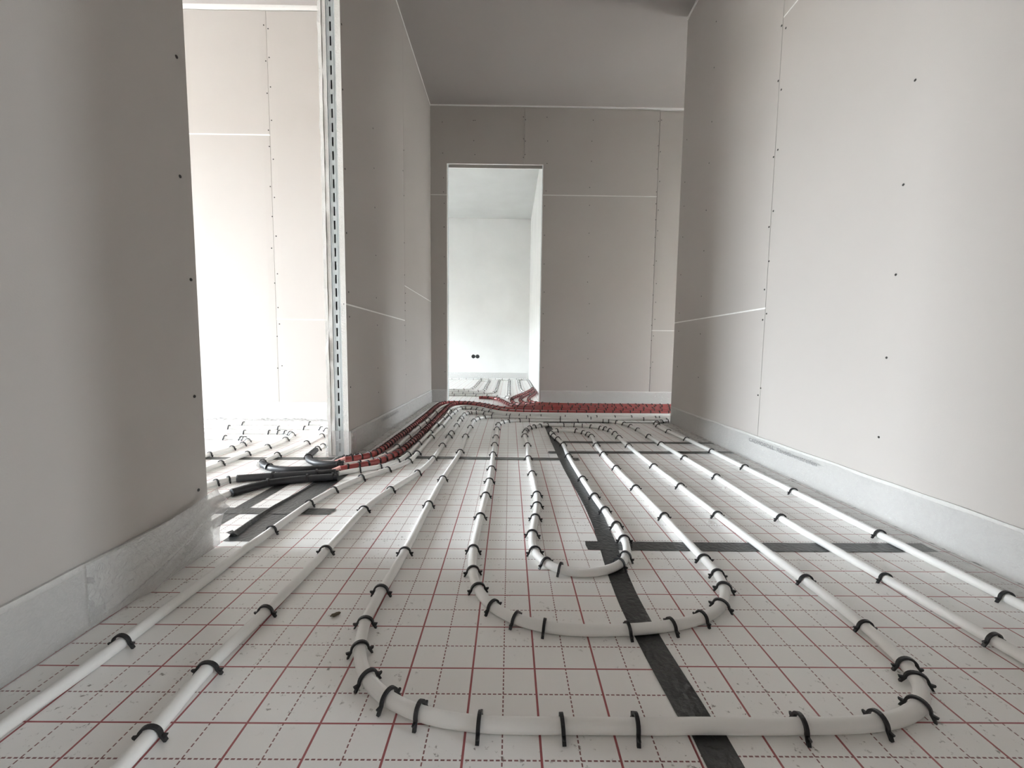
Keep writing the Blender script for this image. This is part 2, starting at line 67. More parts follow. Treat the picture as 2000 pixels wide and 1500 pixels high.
  'L4': [(-1.34,-0.6),(-1.34,-0.549),(-1.34,-0.499),(-1.34,-0.448),(-1.34,-0.397),(-1.34,-0.347),(-1.34,-0.296),(-1.34,-0.245),(-1.34,-0.195),(-1.34,-0.144),(-1.34,-0.093),(-1.34,-0.043),(-1.34,0.008),(-1.34,0.059),(-1.34,0.109),(-1.339,0.16),(-1.339,0.211),(-1.339,0.262),(-1.339,0.312),(-1.339,0.363),(-1.339,0.414),(-1.339,0.464),(-1.339,0.515),(-1.339,0.566),(-1.34,0.616),(-1.34,0.667),(-1.34,0.718),(-1.34,0.768),(-1.34,0.819),(-1.341,0.87),(-1.341,0.92),(-1.342,0.971),(-1.343,1.022),(-1.345,1.072),(-1.346,1.123),(-1.348,1.174),(-1.349,1.224),(-1.348,1.275),(-1.345,1.325),(-1.338,1.376),(-1.329,1.426),(-1.32,1.475),(-1.316,1.526),(-1.319,1.576),(-1.331,1.626),(-1.354,1.671),(-1.39,1.705),(-1.438,1.723),(-1.488,1.729),(-1.539,1.729),(-1.589,1.728),(-1.64,1.727),(-1.691,1.726),(-1.741,1.726),(-1.792,1.725),(-1.843,1.725),(-1.893,1.724),(-1.944,1.724),(-1.995,1.723),(-2.045,1.723),(-2.096,1.722),(-2.147,1.722),(-2.197,1.722),(-2.248,1.721),(-2.299,1.721),(-2.349,1.72),(-2.4,1.72)],
  'L5': [(-2.6,2.02),(-2.55,2.02),(-2.5,2.02),(-2.45,2.02),(-2.399,2.021),(-2.349,2.021),(-2.299,2.021),(-2.249,2.021),(-2.199,2.021),(-2.149,2.021),(-2.099,2.021),(-2.049,2.022),(-1.998,2.022),(-1.948,2.022),(-1.898,2.022),(-1.848,2.022),(-1.798,2.022),(-1.748,2.023),(-1.698,2.023),(-1.647,2.023),(-1.597,2.023),(-1.547,2.024),(-1.497,2.024),(-1.447,2.024),(-1.397,2.024),(-1.347,2.026),(-1.297,2.029),(-1.247,2.032),(-1.196,2.033),(-1.147,2.03),(-1.1,2.012),(-1.065,1.977),(-1.044,1.932),(-1.029,1.884)],
  'L6': [(-2.6,2.16),(-2.55,2.16),(-2.5,2.16),(-2.45,2.159),(-2.4,2.159),(-2.35,2.159),(-2.3,2.159),(-2.25,2.159),(-2.2,2.158),(-2.15,2.158),(-2.1,2.158),(-2.05,2.158),(-2,2.158),(-1.95,2.158),(-1.9,2.157),(-1.85,2.157),(-1.799,2.157),(-1.749,2.158),(-1.699,2.158),(-1.649,2.159),(-1.599,2.16),(-1.549,2.164),(-1.5,2.168),(-1.45,2.172),(-1.4,2.175),(-1.35,2.178),(-1.3,2.181),(-1.25,2.184),(-1.2,2.188),(-1.15,2.19),(-1.1,2.192),(-1.05,2.192),(-1,2.191),(-0.95,2.191),(-0.9,2.19)],
  's3w': [(-0.963,1.041),(-1.002,1.008),(-1.029,0.965),(-1.044,0.917),(-1.053,0.867),(-1.058,0.816),(-1.06,0.765),(-1.06,0.714),(-1.061,0.663),(-1.061,0.612),(-1.061,0.561),(-1.061,0.51),(-1.061,0.459),(-1.061,0.408),(-1.061,0.357),(-1.061,0.306),(-1.06,0.255),(-1.06,0.204),(-1.06,0.153),(-1.06,0.102),(-1.06,0.051),(-1.06,0)],
  's4w': [(-0.885,0.918),(-0.901,0.87),(-0.913,0.82),(-0.921,0.769),(-0.926,0.718),(-0.929,0.667),(-0.93,0.616),(-0.93,0.564),(-0.93,0.513),(-0.93,0.462),(-0.93,0.41),(-0.93,0.359),(-0.93,0.308),(-0.93,0.257),(-0.93,0.205),(-0.93,0.154),(-0.93,0.103),(-0.93,0.051),(-0.93,0)],
  's1': [(-0.656,1.219),(-0.688,1.214),(-0.72,1.213),(-0.752,1.219),(-0.781,1.231),(-0.808,1.25),(-0.83,1.273),(-0.847,1.3),(-0.86,1.33),(-0.869,1.361),(-0.876,1.392),(-0.881,1.424),(-0.886,1.456)],
  's2': [(-0.651,1.195),(-0.678,1.18),(-0.706,1.167),(-0.735,1.156),(-0.764,1.146),(-0.794,1.139),(-0.825,1.135),(-0.855,1.134),(-0.886,1.139),(-0.915,1.148),(-0.942,1.162),(-0.968,1.18),(-0.99,1.201),(-1.01,1.225)],
  's3': [(-0.641,1.102),(-0.671,1.092),(-0.701,1.083),(-0.731,1.074),(-0.762,1.067),(-0.793,1.059),(-0.823,1.052),(-0.854,1.044),(-0.885,1.036),(-0.915,1.027),(-0.945,1.018),(-0.975,1.009)],
  's4': [(-0.608,1.04),(-0.638,1.034),(-0.667,1.027),(-0.696,1.02),(-0.725,1.011),(-0.753,1.001),(-0.781,0.989),(-0.807,0.974),(-0.831,0.956),(-0.85,0.933),(-0.866,0.908),(-0.88,0.881),(-0.893,0.854)],
}
CLIPS = {
  'a': [(-0.6,0.142),(-0.595,0.565),(-0.588,0.765),(-0.565,0.906),(-0.52,1.033),(-0.447,1.161),(-0.392,1.282),(-0.387,1.423),(-0.389,1.787),(-0.385,2.124),(-0.387,2.478),(-0.388,2.673),(-0.384,2.825),(-0.37,2.974),(-0.327,2.99),(-0.268,2.982),(-0.21,2.943),(-0.16,2.899),(-0.096,2.829)],
  'w2': [(-0.566,1.157),(-0.483,1.198),(-0.443,1.28),(-0.427,1.407),(-0.426,1.632),(-0.423,1.946),(-0.428,2.185),(-0.422,2.419),(-0.425,2.611),(-0.439,2.832)],
  'w1': [(-0.598,1.258),(-0.556,1.295),(-0.528,1.396),(-0.518,1.555),(-0.524,1.817),(-0.527,2.072),(-0.523,2.266),(-0.522,2.38),(-0.532,2.715)],
  'b': [(-0.4,-0.032),(-0.408,0.079),(-0.403,0.223),(-0.396,0.461),(-0.398,0.725),(-0.366,0.907),(-0.312,1.116),(-0.293,1.338),(-0.294,1.603),(-0.29,1.814),(-0.291,1.928),(-0.29,2.16),(-0.293,2.373),(-0.296,2.484),(-0.294,2.638),(-0.283,2.706),(-0.255,2.729),(-0.206,2.738),(-0.134,2.711),(-0.079,2.653),(0.033,2.625),(0.061,2.615),(0.127,2.607),(0.221,2.601),(0.299,2.594),(0.486,2.582),(0.651,2.569),(0.722,2.573),(0.854,2.57),(0.988,2.576),(1.173,2.579),(1.196,2.569)],
  'main': [(0.917,0.154),(0.904,0.36),(0.887,0.693),(0.895,1.09),(0.889,1.392),(0.885,1.679),(0.884,1.882),(0.885,2.091),(0.875,2.215),(0.858,2.299),(0.816,2.364),(0.772,2.39),(0.729,2.402),(0.54,2.399),(0.417,2.396),(0.201,2.395),(0.126,2.386),(0.045,2.356),(0.003,2.316),(-0.019,2.238),(-0.022,2.069),(-0.021,1.827),(-0.021,1.626),(-0.021,1.421),(-0.018,1.187),(-0.018,1.014),(-0.023,0.864),(-0.029,0.679),(-0.032,0.467),(-0.026,0.376),(-0.01,0.298),(0.025,0.239),(0.07,0.202),(0.118,0.185),(0.277,0.18),(0.356,0.19),(0.427,0.211),(0.486,0.25),(0.521,0.306),(0.536,0.369),(0.533,0.441),(0.53,0.692),(0.524,0.951),(0.517,1.206),(0.515,1.444),(0.523,1.647),(0.545,1.875),(0.537,1.937),(0.516,1.991),(0.483,2.034),(0.354,2.044),(0.305,1.969),(0.314,1.884),(0.331,1.787),(0.347,1.643),(0.34,1.405),(0.345,1.053),(0.352,0.859),(0.359,0.736),(0.366,0.623),(0.369,0.536),(0.35,0.441),(0.319,0.4),(0.174,0.375),(0.142,0.406),(0.116,0.465),(0.121,0.562),(0.136,0.674),(0.15,0.776),(0.154,0.869),(0.151,1.128),(0.146,1.354),(0.155,1.627),(0.146,1.861),(0.154,1.989),(0.161,2.048),(0.183,2.111),(0.218,2.156),(0.262,2.203),(0.309,2.219),(0.423,2.231),(0.495,2.224),(0.551,2.21),(0.602,2.189),(0.652,2.146),(0.686,2.104),(0.699,2.057),(0.702,1.954),(0.696,1.84),(0.69,1.617),(0.692,1.241),(0.698,0.981),(0.702,0.717),(0.717,0.354),(0.718,0.199),(0.706,0.091),(0.695,0.063),(0.651,0.014),(0.558,-0.008),(0.448,-0.01),(0.232,-0.012),(0.133,-0.012),(0.019,-0.012),(-0.061,-0),(-0.118,0.026),(-0.165,0.064),(-0.195,0.119),(-0.209,0.199),(-0.208,0.296),(-0.2,0.464),(-0.202,0.763),(-0.2,1.039),(-0.184,1.462),(-0.196,1.836),(-0.197,2.122),(-0.196,2.358),(-0.176,2.464),(-0.136,2.517),(-0.078,2.545),(0.061,2.537),(0.179,2.526),(0.431,2.512),(0.665,2.5),(1.052,2.506),(1.223,2.494)],
  'g': [(1.096,0.285),(1.093,0.575),(1.092,0.931),(1.089,1.237),(1.088,1.529),(1.081,1.817),(1.06,2.04),(1.058,2.233),(1.075,2.312),(1.097,2.364),(1.15,2.42),(1.205,2.438)],
  'L1': [(-0.901,1.498),(-0.897,1.564)],
  'L2': [(-1.02,1.242),(-1.026,1.369),(-1.013,1.623),(-1.015,1.812)],
  'L3': [(-1.184,1.228),(-1.179,1.396),(-1.163,1.53),(-1.163,1.697),(-1.191,1.824),(-1.22,1.874),(-1.257,1.887),(-1.306,1.892),(-1.361,1.889),(-1.496,1.882)],
  'L4': [(-1.335,1.361),(-1.315,1.491),(-1.316,1.58),(-1.342,1.663),(-1.382,1.712),(-1.423,1.723),(-1.513,1.732)],
  'L5': [(-1.687,2.024),(-1.379,2.024),(-1.227,2.033),(-1.114,2.031),(-1.057,1.976)],
  'L6': [(-1.693,2.158),(-1.26,2.184)],
  's3w': [(-1.006,1.011),(-1.026,0.971)],
}
SCREWS = {
  'far': [(-0.59,2.59),(-0.304,2.608),(-0.289,2.609),(-0.299,2.43),(-0.289,2.308),(-0.586,2.317),(-0.579,2.097),(-0.58,1.97),(-0.573,1.868),(-0.576,1.652),(0.155,2.646),(0.175,2.621),(0.158,2.453),(0.177,2.433),(0.175,2.315),(0.159,2.289),(0.372,2.646),(0.382,2.437),(0.38,2.238),(0.375,1.992),(0.365,1.857),(0.368,1.59),(0.797,2.626),(0.79,2.441),(0.791,2.263),(0.781,2.029),(0.784,1.868),(0.786,1.614),(1.401,2.626),(1.427,2.636),(1.404,2.409),(1.427,2.357),(1.403,2.202),(1.432,2.092),(1.405,1.997),(1.406,1.89),(1.43,1.833),(1.409,1.744),(1.432,1.645),(1.409,1.585),(0.369,1.325),(0.374,1.064),(0.369,0.86),(0.377,0.603),(0.376,0.346),(0.788,1.398),(0.784,1.162),(0.806,0.96),(0.8,0.681),(0.807,0.436),(0.803,0.166),(1.405,1.327),(1.43,1.366),(1.412,1.049),(1.439,1.156),(1.44,0.981),(1.439,0.819),(1.41,0.763),(1.431,0.662),(1.413,0.618),(1.434,0.411),(1.413,0.357),(-0.573,1.653),(-0.573,1.38),(-0.574,1.132),(-0.578,0.849),(-0.569,0.555),(-0.568,0.295)],
  'right': [(1.384,1.932),(1.353,1.9),(1.384,1.705),(1.358,1.653),(1.356,1.402),(1.384,1.384),(1.361,1.143),(1.386,1.081),(0.731,1.306),(0.74,1.017),(2.003,2.408),(2.001,2.157),(1.997,1.856),(2.005,1.627),(2.013,1.359),(2.017,1.123),(2.346,1.651),(2.343,1.494),(2.341,1.29),(2.345,1.924),(1.371,0.926),(1.391,0.803),(1.365,0.691),(1.391,0.665),(1.374,0.35),(1.391,0.315),(0.739,0.754),(0.746,0.503),(0.749,0.253),(2.021,0.853),(2.01,0.624),(2.008,0.358),(2.346,1.039),(2.341,0.78),(2.339,0.655),(2.334,0.411)],
  'part': [(1.411,1.928),(1.408,1.655),(1.417,1.32),(1.419,1.038),(1.816,1.699),(1.825,1.495),(1.827,1.287),(2.476,1.89),(2.468,1.582),(2.465,1.258),(2.447,1.741),(1.419,1.039),(1.429,0.773),(1.433,0.659),(1.428,0.328),(1.827,1.288),(1.832,1.03),(1.829,0.796),(1.84,0.644),(1.838,0.401),(1.843,0.26),(2.465,1.258),(2.466,1.035),(2.485,0.909),(2.477,0.84),(2.47,0.785),(2.461,0.679),(2.482,0.571),(2.482,0.324)],
  'lroom': [(-1.589,2.623),(-1.561,2.601),(-1.56,2.423),(-1.583,2.4),(-1.558,2.238),(-1.582,2.198),(-1.559,2.026),(-1.582,1.963),(-1.58,1.858),(-1.556,1.776),(-1.583,1.598),(-1.557,1.527),(-1.577,1.401),(-1.554,1.27),(-1.589,1.189),(-1.556,1.271),(-1.589,1.19),(-1.555,1.017),(-1.576,0.954),(-1.559,0.787),(-1.553,0.674),(-1.572,0.588),(-1.545,0.383),(-1.576,0.366)],
  'left': [(0.472,1.168),(0.464,0.903),(0.481,0.672),(0.473,0.392)],
}
# ------------------------------------------------------------------ materials
MATS = {}
def new_mat(name):
    m = bpy.data.materials.new(name); m.use_nodes = True
    MATS[name] = m
    nt = m.node_tree
    return m, nt, nt.nodes['Principled BSDF']
def nd(nt, typ, **kw):
    n = nt.nodes.new(typ)
    for k, v in kw.items():
        if k.startswith('i_'): n.inputs[k[2:].replace('_', ' ')].default_value = v
        else: setattr(n, k, v)
    return n
def math_n(nt, op, a, b=None, c=None):
    n = nt.nodes.new('ShaderNodeMath'); n.operation = op
    for i, v in enumerate((a, b, c)):
        if v is None: continue
        if isinstance(v, (int, float)): n.inputs[i].default_value = v
        else: nt.links.new(v, n.inputs[i])
    return n.outputs[0]
def mixc(nt, fac, a, b):
    n = nt.nodes.new('ShaderNodeMix'); n.data_type = 'RGBA'
    for s, v in ((0, fac), (6, a), (7, b)):
        if isinstance(v, (int, float, tuple)): n.inputs[s].default_value = v
        else: nt.links.new(v, n.inputs[s])
    return n.outputs[2]
def simple(name, col, rough=0.7, metal=0.0, var=0.06, scale=8.0, bump=0.0, bscale=60.0, spec=0.5):
    m, nt, b = new_mat(name)
    tc = nd(nt, 'ShaderNodeTexCoord')
    nz = nd(nt, 'ShaderNodeTexNoise'); nz.inputs['Scale'].default_value = scale; nz.inputs['Detail'].default_value = 4
    nt.links.new(tc.outputs['Object'], nz.inputs['Vector'])
    lo = tuple(c * (1 - var) for c in col) + (1,); hi = tuple(min(1, c * (1 + var)) for c in col) + (1,)
    nt.links.new(mixc(nt, nz.outputs['Fac'], lo, hi), b.inputs['Base Color'])
    b.inputs['Roughness'].default_value = rough; b.inputs['Metallic'].default_value = metal
    b.inputs['Specular IOR Level'].default_value = spec
    if bump:
        n2 = nd(nt, 'ShaderNodeTexNoise'); n2.inputs['Scale'].default_value = bscale; n2.inputs['Detail'].default_value = 3
        nt.links.new(tc.outputs['Object'], n2.inputs['Vector'])
        bp = nd(nt, 'ShaderNodeBump'); bp.inputs['Strength'].default_value = bump; bp.inputs['Distance'].default_value = 0.004
        nt.links.new(n2.outputs['Fac'], bp.inputs['Height']); nt.links.new(bp.outputs[0], b.inputs['Normal'])
    return m
paper = simple('plasterboard_paper', (0.485, 0.457, 0.430), 0.92, var=0.03, scale=3, bump=0.05, bscale=400, spec=0.2)
gypsum = simple('gypsum_white', (0.86, 0.855, 0.83), 0.95, var=0.06, scale=60, bump=0.5, bscale=180, spec=0.2)
plaster = simple('skim_plaster', (0.80, 0.80, 0.78), 0.9, var=0.10, scale=2.2, bump=0.15, bscale=40, spec=0.2)
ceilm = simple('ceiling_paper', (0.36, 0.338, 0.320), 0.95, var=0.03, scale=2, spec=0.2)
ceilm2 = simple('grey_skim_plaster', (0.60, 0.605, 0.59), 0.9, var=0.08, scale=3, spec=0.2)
trimw = simple('white_joint_tape', (0.80, 0.79, 0.77), 0.9, var=0.04, scale=30, bump=0.3, bscale=90)
zinc = simple('galvanised_steel', (0.62, 0.68, 0.70), 0.42, metal=0.75, var=0.10, scale=25, bump=0.1, bscale=90)
pipem = simple('white_pex_pipe', (0.84, 0.835, 0.815), 0.38, var=0.03, scale=14)
clipm = simple('black_clip_plastic', (0.016, 0.016, 0.018), 0.42, var=0.2, scale=90)
tapem = simple('black_seam_tape', (0.034, 0.036, 0.036), 0.36, var=0.5, scale=45, bump=0.8, bscale=90, spec=0.8)
sleevem = simple('black_corrugated_sleeve', (0.026, 0.028, 0.032), 0.45, var=0.2, scale=40)
redm = simple('red_corrugated_sleeve', (0.40, 0.058, 0.054), 0.30, var=0.12, scale=30, spec=0.8)
redm.node_tree.nodes['Principled BSDF'].inputs['Coat Weight'].default_value = 0.6; redm.node_tree.nodes['Principled BSDF'].inputs['Coat Roughness'].default_value = 0.12
redpale = simple('pale_red_sleeve_edge', (0.70, 0.36, 0.33), 0.6)
bandm = simple('dark_sleeve_band', (0.018, 0.010, 0.010), 0.5)
screwm = simple('phosphated_screw', (0.03, 0.028, 0.026), 0.5, metal=0.3)
foamm = simple('white_pe_foam', (0.60, 0.588, 0.565), 0.6, var=0.07, scale=70, bump=0.5, bscale=160)
foam2 = simple('bright_pe_foam', (0.80, 0.80, 0.78), 0.6, var=0.05, scale=70)
inkm = simple('grey_print_ink', (0.20, 0.20, 0.20), 0.8)
darkm = simple('dark_socket_plastic', (0.012, 0.012, 0.013), 0.6)
crumbm = simple('brown_crumb', (0.16, 0.13, 0.09), 0.9)
concrete = simple('screed_base', (0.42, 0.41, 0.40), 0.95)
framew = simple('window_frame_white', (0.8, 0.8, 0.8), 0.4)

# translucent polyethylene film
filmm, nt, b = new_mat('clear_pe_film')
b.inputs['Base Color'].default_value = (0.66, 0.66, 0.645, 1); b.inputs['Roughness'].default_value = 0.09
b.inputs['Specular IOR Level'].default_value = 0.8
b.inputs['Alpha'].default_value = 0.36
tc = nd(nt, 'ShaderNodeTexCoord'); nz = nd(nt, 'ShaderNodeTexNoise'); nz.inputs['Scale'].default_value = 85; nz.inputs['Detail'].default_value = 4; nz.inputs['Distortion'].default_value = 1.2
nt.links.new(tc.outputs['Object'], nz.inputs['Vector'])
bp = nd(nt, 'ShaderNodeBump'); bp.inputs['Strength'].default_value = 1.0; bp.inputs['Distance'].default_value = 0.006
nt.links.new(nz.outputs['Fac'], bp.inputs['Height']); nt.links.new(bp.outputs[0], b.inputs['Normal'])

film2 = filmm.copy(); film2.name = 'milky_pe_film'; MATS['milky_pe_film'] = film2
_b = film2.node_tree.nodes['Principled BSDF']; _b.inputs['Alpha'].default_value = 0.55; _b.inputs['Base Color'].default_value = (0.80, 0.80, 0.785, 1); _b.inputs['Roughness'].default_value = 0.2
# white fleece foil with the printed red 5 cm laying grid
def grid_mat():
    m, nt, b = new_mat('white_foil_with_red_laying_grid')
    tc = nd(nt, 'ShaderNodeTexCoord'); sep = nd(nt, 'ShaderNodeSeparateXYZ')
    nt.links.new(tc.outputs['Object'], sep.inputs[0])
    X, Y = sep.outputs[0], sep.outputs[1]
    def axis(a, other, wsolid, wdash):
        u = math_n(nt, 'DIVIDE', a, 0.05)
        n = math_n(nt, 'ROUND', u)
        d = math_n(nt, 'MULTIPLY', math_n(nt, 'ABSOLUTE', math_n(nt, 'SUBTRACT', u, n)), 0.05)
        par = math_n(nt, 'ABSOLUTE', math_n(nt, 'SUBTRACT', n, math_n(nt, 'MULTIPLY', math_n(nt, 'ROUND', math_n(nt, 'MULTIPLY', n, 0.5)), 2.0)))
        par = math_n(nt, 'GREATER_THAN', par, 0.5)            # 1 on the dashed lines
        solid = math_n(nt, 'MULTIPLY', math_n(nt, 'LESS_THAN', d, wsolid / 2), math_n(nt, 'SUBTRACT', 1.0, par))
        dash = math_n(nt, 'LESS_THAN', math_n(nt, 'FRACT', math_n(nt, 'DIVIDE', math_n(nt, 'ADD', other, 50.0), 0.0077)), 0.66)
        dl = math_n(nt, 'MULTIPLY', math_n(nt, 'MULTIPLY', math_n(nt, 'LESS_THAN', d, wdash / 2), par), dash)
        return solid, dl
    s1, d1 = axis(X, Y, 0.0031, 0.0019)
    s2, d2 = axis(Y, X, 0.0025, 0.0020)
    solid = math_n(nt, 'MAXIMUM', s1, s2); dashed = math_n(nt, 'MAXIMUM', d1, d2)
    nz = nd(nt, 'ShaderNodeTexNoise'); nz.inputs['Scale'].default_value = 5; nz.inputs['Detail'].default_value = 5
    nt.links.new(tc.outputs['Object'], nz.inputs['Vector'])
    base = mixc(nt, nz.outputs['Fac'], (0.87, 0.862, 0.845, 1), (0.91, 0.905, 0.89, 1))
    # smudges and grit
    n2 = nd(nt, 'ShaderNodeTexNoise'); n2.inputs['Scale'].default_value = 75; n2.inputs['Detail'].default_value = 6; n2.inputs['Roughness'].default_value = 0.7
    nt.links.new(tc.outputs['Object'], n2.inputs['Vector'])
    n3 = nd(nt, 'ShaderNodeTexNoise'); n3.inputs['Scale'].default_value = 4.5; n3.inputs['Detail'].default_value = 2
    nt.links.new(tc.outputs['Object'], n3.inputs['Vector'])
    r2 = nd(nt, 'ShaderNodeMapRange'); r2.inputs[1].default_value = 0.60; r2.inputs[2].default_value = 0.66
    nt.links.new(n2.outputs['Fac'], r2.inputs[0])
    r3 = nd(nt, 'ShaderNodeMapRange'); r3.inputs[1].default_value = 0.47; r3.inputs[2].default_value = 0.60
    nt.links.new(n3.outputs['Fac'], r3.inputs[0])
    dirt = math_n(nt, 'MULTIPLY', math_n(nt, 'MULTIPLY', r2.outputs[0], r3.outputs[0]), 0.85)
    c = mixc(nt, dashed, base, (0.235, 0.095, 0.095, 1))
    c = mixc(nt, solid, c, (0.36, 0.085, 0.092, 1))
    c = mixc(nt, dirt, c, (0.17, 0.15, 0.13, 1))
    nt.links.new(c, b.inputs['Base Color'])
    b.inputs['Roughness'].default_value = 0.34; b.inputs['Specular IOR Level'].default_value = 0.75
    bp = nd(nt, 'ShaderNodeBump'); bp.inputs['Strength'].default_value = 0.25; bp.inputs['Distance'].default_value = 0.004
    n4 = nd(nt, 'ShaderNodeTexNoise'); n4.inputs['Scale'].default_value = 28; n4.inputs['Detail'].default_value = 3
    nt.links.new(tc.outputs['Object'], n4.inputs['Vector'])
    nt.links.new(n4.outputs['Fac'], bp.inputs['Height']); nt.links.new(bp.outputs[0], b.inputs['Normal'])
    return m
gridm = grid_mat()

# ------------------------------------------------------------------ mesh helpers
class MB:
    def __init__(s): s.v = []; s.f = []; s.mi = []; s.sm = []
    def add(s, vs, fs, mi=0, smooth=False):
        o = len(s.v); s.v += [Vector(p) for p in vs]
        for f in fs:
            s.f.append([o + i for i in f]); s.mi.append(mi); s.sm.append(smooth)
    def box(s, x0, x1, y0, y1, z0, z1, mi=0):
        v = [(x, y, z) for z in (z0, z1) for y in (y0, y1) for x in (x0, x1)]
        s.add(v, [(0, 2, 3, 1), (4, 5, 7, 6), (0, 1, 5, 4), (2, 6, 7, 3), (0, 4, 6, 2), (1, 3, 7, 5)], mi)
    def build(s, name, mats, parent=None, origin=None, label=None, cat=None, group=None, kind=None):
        me = bpy.data.meshes.new(name)
        if origin is None:
            xs = [p.x for p in s.v]; ys = [p.y for p in s.v]; zs = [p.z for p in s.v]
            origin = Vector(((min(xs) + max(xs)) / 2, (min(ys) + max(ys)) / 2, min(zs)))
        origin = Vector(origin)
        me.from_pydata([p - origin for p in s.v], [], s.f)
        for m in (mats if isinstance(mats, (list, tuple)) else [mats]): me.materials.append(m)
        me.polygons.foreach_set('material_index', s.mi); me.polygons.foreach_set('use_smooth', s.sm)
        me.update()
        return link(name, me, parent, origin, label, cat, group, kind)
def wloc(o):
    p = Vector(o.location)
    while o.parent: o = o.parent; p += o.location
    return p
def link(name, me, parent, origin, label=None, cat=None, group=None, kind=None):
    o = bpy.data.objects.new(name, me); COL.objects.link(o)
    o.location = Vector(origin)
    if parent:
        o.parent = parent; o.location = Vector(origin) - wloc(parent)
    if label: o['label'] = label
    if cat: o['category'] = cat
    if group: o['group'] = group
    if kind: o['kind'] = kind
    return o
def empty(name, loc, label, cat, group=None):
    return link(name, None, None, loc, label, cat, group)
def catmull(P, sub):
    P = [Vector((p[0], p[1], p[2] if len(p) > 2 else 0)) for p in P]
    Q = [2 * P[0] - P[1]] + P + [2 * P[-1] - P[-2]]
    r = []
    for i in range(1, len(Q) - 2):
        p0, p1, p2, p3 = Q[i - 1:i + 3]
        for k in range(sub):
            t = k / sub
            r.append(0.5 * (2 * p1 + (p2 - p0) * t + (2 * p0 - 5 * p1 + 4 * p2 - p3) * t * t + (3 * p1 - 3 * p2 + p3 - p0) * t ** 3))
    r.append(P[-1]); return r
def resample(D, step):
    s = [0.0]
    for a, b2 in zip(D, D[1:]): s.append(s[-1] + (b2 - a).length)
    n = max(2, int(s[-1] / step) + 1); out = []; j = 0
    for i in range(n):
        t = s[-1] * i / (n - 1)
        while j < len(s) - 2 and s[j + 1] < t: j += 1
        d = s[j + 1] - s[j]; out.append(D[j].lerp(D[j + 1], (t - s[j]) / d if d > 0 else 0))
    return out
def tangents(D):
    return [((D[min(i + 1, len(D) - 1)] - D[max(i - 1, 0)]).normalized()) for i in range(len(D))]
def tube(mb, D, r, sides=10, caps=True, rfun=None, mi=0):
    T = tangents(D); vs = []
    for i, (p, t) in enumerate(zip(D, T)):
        n = Vector((t.y, -t.x, 0)).normalized(); bn = n.cross(t).normalized()
        if bn.z < 0: bn = -bn
        rr = r if rfun is None else rfun(i)
        for k in range(sides):
            a = 2 * math.pi * k / sides
            vs.append(p + n * (math.cos(a) * rr) + bn * (math.sin(a) * rr))
    fs = []
    for i in range(len(D) - 1):
        for k in range(sides):
            k2 = (k + 1) % sides
            fs.append((i * sides + k, i * sides + k2, (i + 1) * sides + k2, (i + 1) * sides + k))
    mb.add(vs, fs, mi, True)
    if caps:
        o = len(mb.v) - len(vs)
        for base in (0, (len(D) - 1) * sides):
            mb.f.append([o + base + k for k in range(sides)]); mb.mi.append(mi); mb.sm.append(False)
def sheet(mb, fn, nu, nv, mi=0, smooth=True):
    vs = [fn(i / nu, j / nv) for j in range(nv + 1) for i in range(nu + 1)]
    fs = [(j * (nu + 1) + i, j * (nu + 1) + i + 1, (j + 1) * (nu + 1) + i + 1, (j + 1) * (nu + 1) + i) for j in range(nv) for i in range(nu)]
    mb.add(vs, fs, mi, smooth)
def nz3(x, y, z=0.0): return noise.noise(Vector((x, y, z)))

# ------------------------------------------------------------------ setting: slab, foil sheets, ceiling, walls
m = MB(); m.box(-5.5, 4.3, -3.8, 7.0, -0.16, -0.032)
floor = m.build('floor', concrete, label='floor covered with white grid-printed foil on insulation boards', kind='structure')
def foil(x0, x1, y0, y1, gx, gy, rot=0.0):
    """one foil-faced insulation sheet; (gx, gy) is a node of its printed grid"""
    mb = MB(); c = Vector((gx, gy, 0)); ca, sa = math.cos(-rot), math.sin(-rot)
    mb.box(x0, x1, y0, y1, -0.03, 0.0)
    mb.v = [Vector((c.x + (p.x - c.x) * ca - (p.y - c.y) * sa, c.y + (p.x - c.x) * sa + (p.y - c.y) * ca, p.z)) for p in mb.v]
    o = mb.build('insulation_sheet', gridm, parent=floor, origin=(gx, gy, 0))
    o.rotation_euler.z = rot
    return o
G = 0.001
foil(-0.70, 0.30 - G, -3.5, 1.385 - G, 0.0, 0.0)
foil(-0.70, 0.30 - G, 1.385, 2.40 - G, 0.0, 1.40)
foil(0.30, 1.24, -3.5, 0.52 - G, 0.40, 0.107)
foil(0.30, 1.24, 0.52, 1.53 - G, 0.40, 0.507)
foil(0.30, 1.24, 1.53, 1.755 - G, 0.40, 1.512)
foil(0.30, 1.24, 1.755, 2.40 - G, 0.40, 1.71)
foil(-0.70, 4.0, 2.40, 3.62 - G, 0.0, 2.41)
foil(-3.0, 0.5, 3.62, 6.7, 0.05, 3.62)
foil(-5.2, -0.70 - G, -1.5, 1.385 - G, -0.80, 0.03)
foil(-5.2, -0.70 - G, 1.385, 2.38, -0.80, 1.40)
foil(1.24 + G, 4.0, -3.5, -0.3, 1.4, -0.5)

m = MB(); m.box(-5.5, 4.3, -3.8, 7.0, CEIL, CEIL + 0.2)
ceiling = m.build('ceiling', ceilm, label='grey plasterboard ceiling over corridor and rooms', kind='structure')

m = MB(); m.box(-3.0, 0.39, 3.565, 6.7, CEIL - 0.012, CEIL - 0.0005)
m.build('ceiling_far_room', ceilm2, label='skimmed white ceiling of the far room', kind='structure')

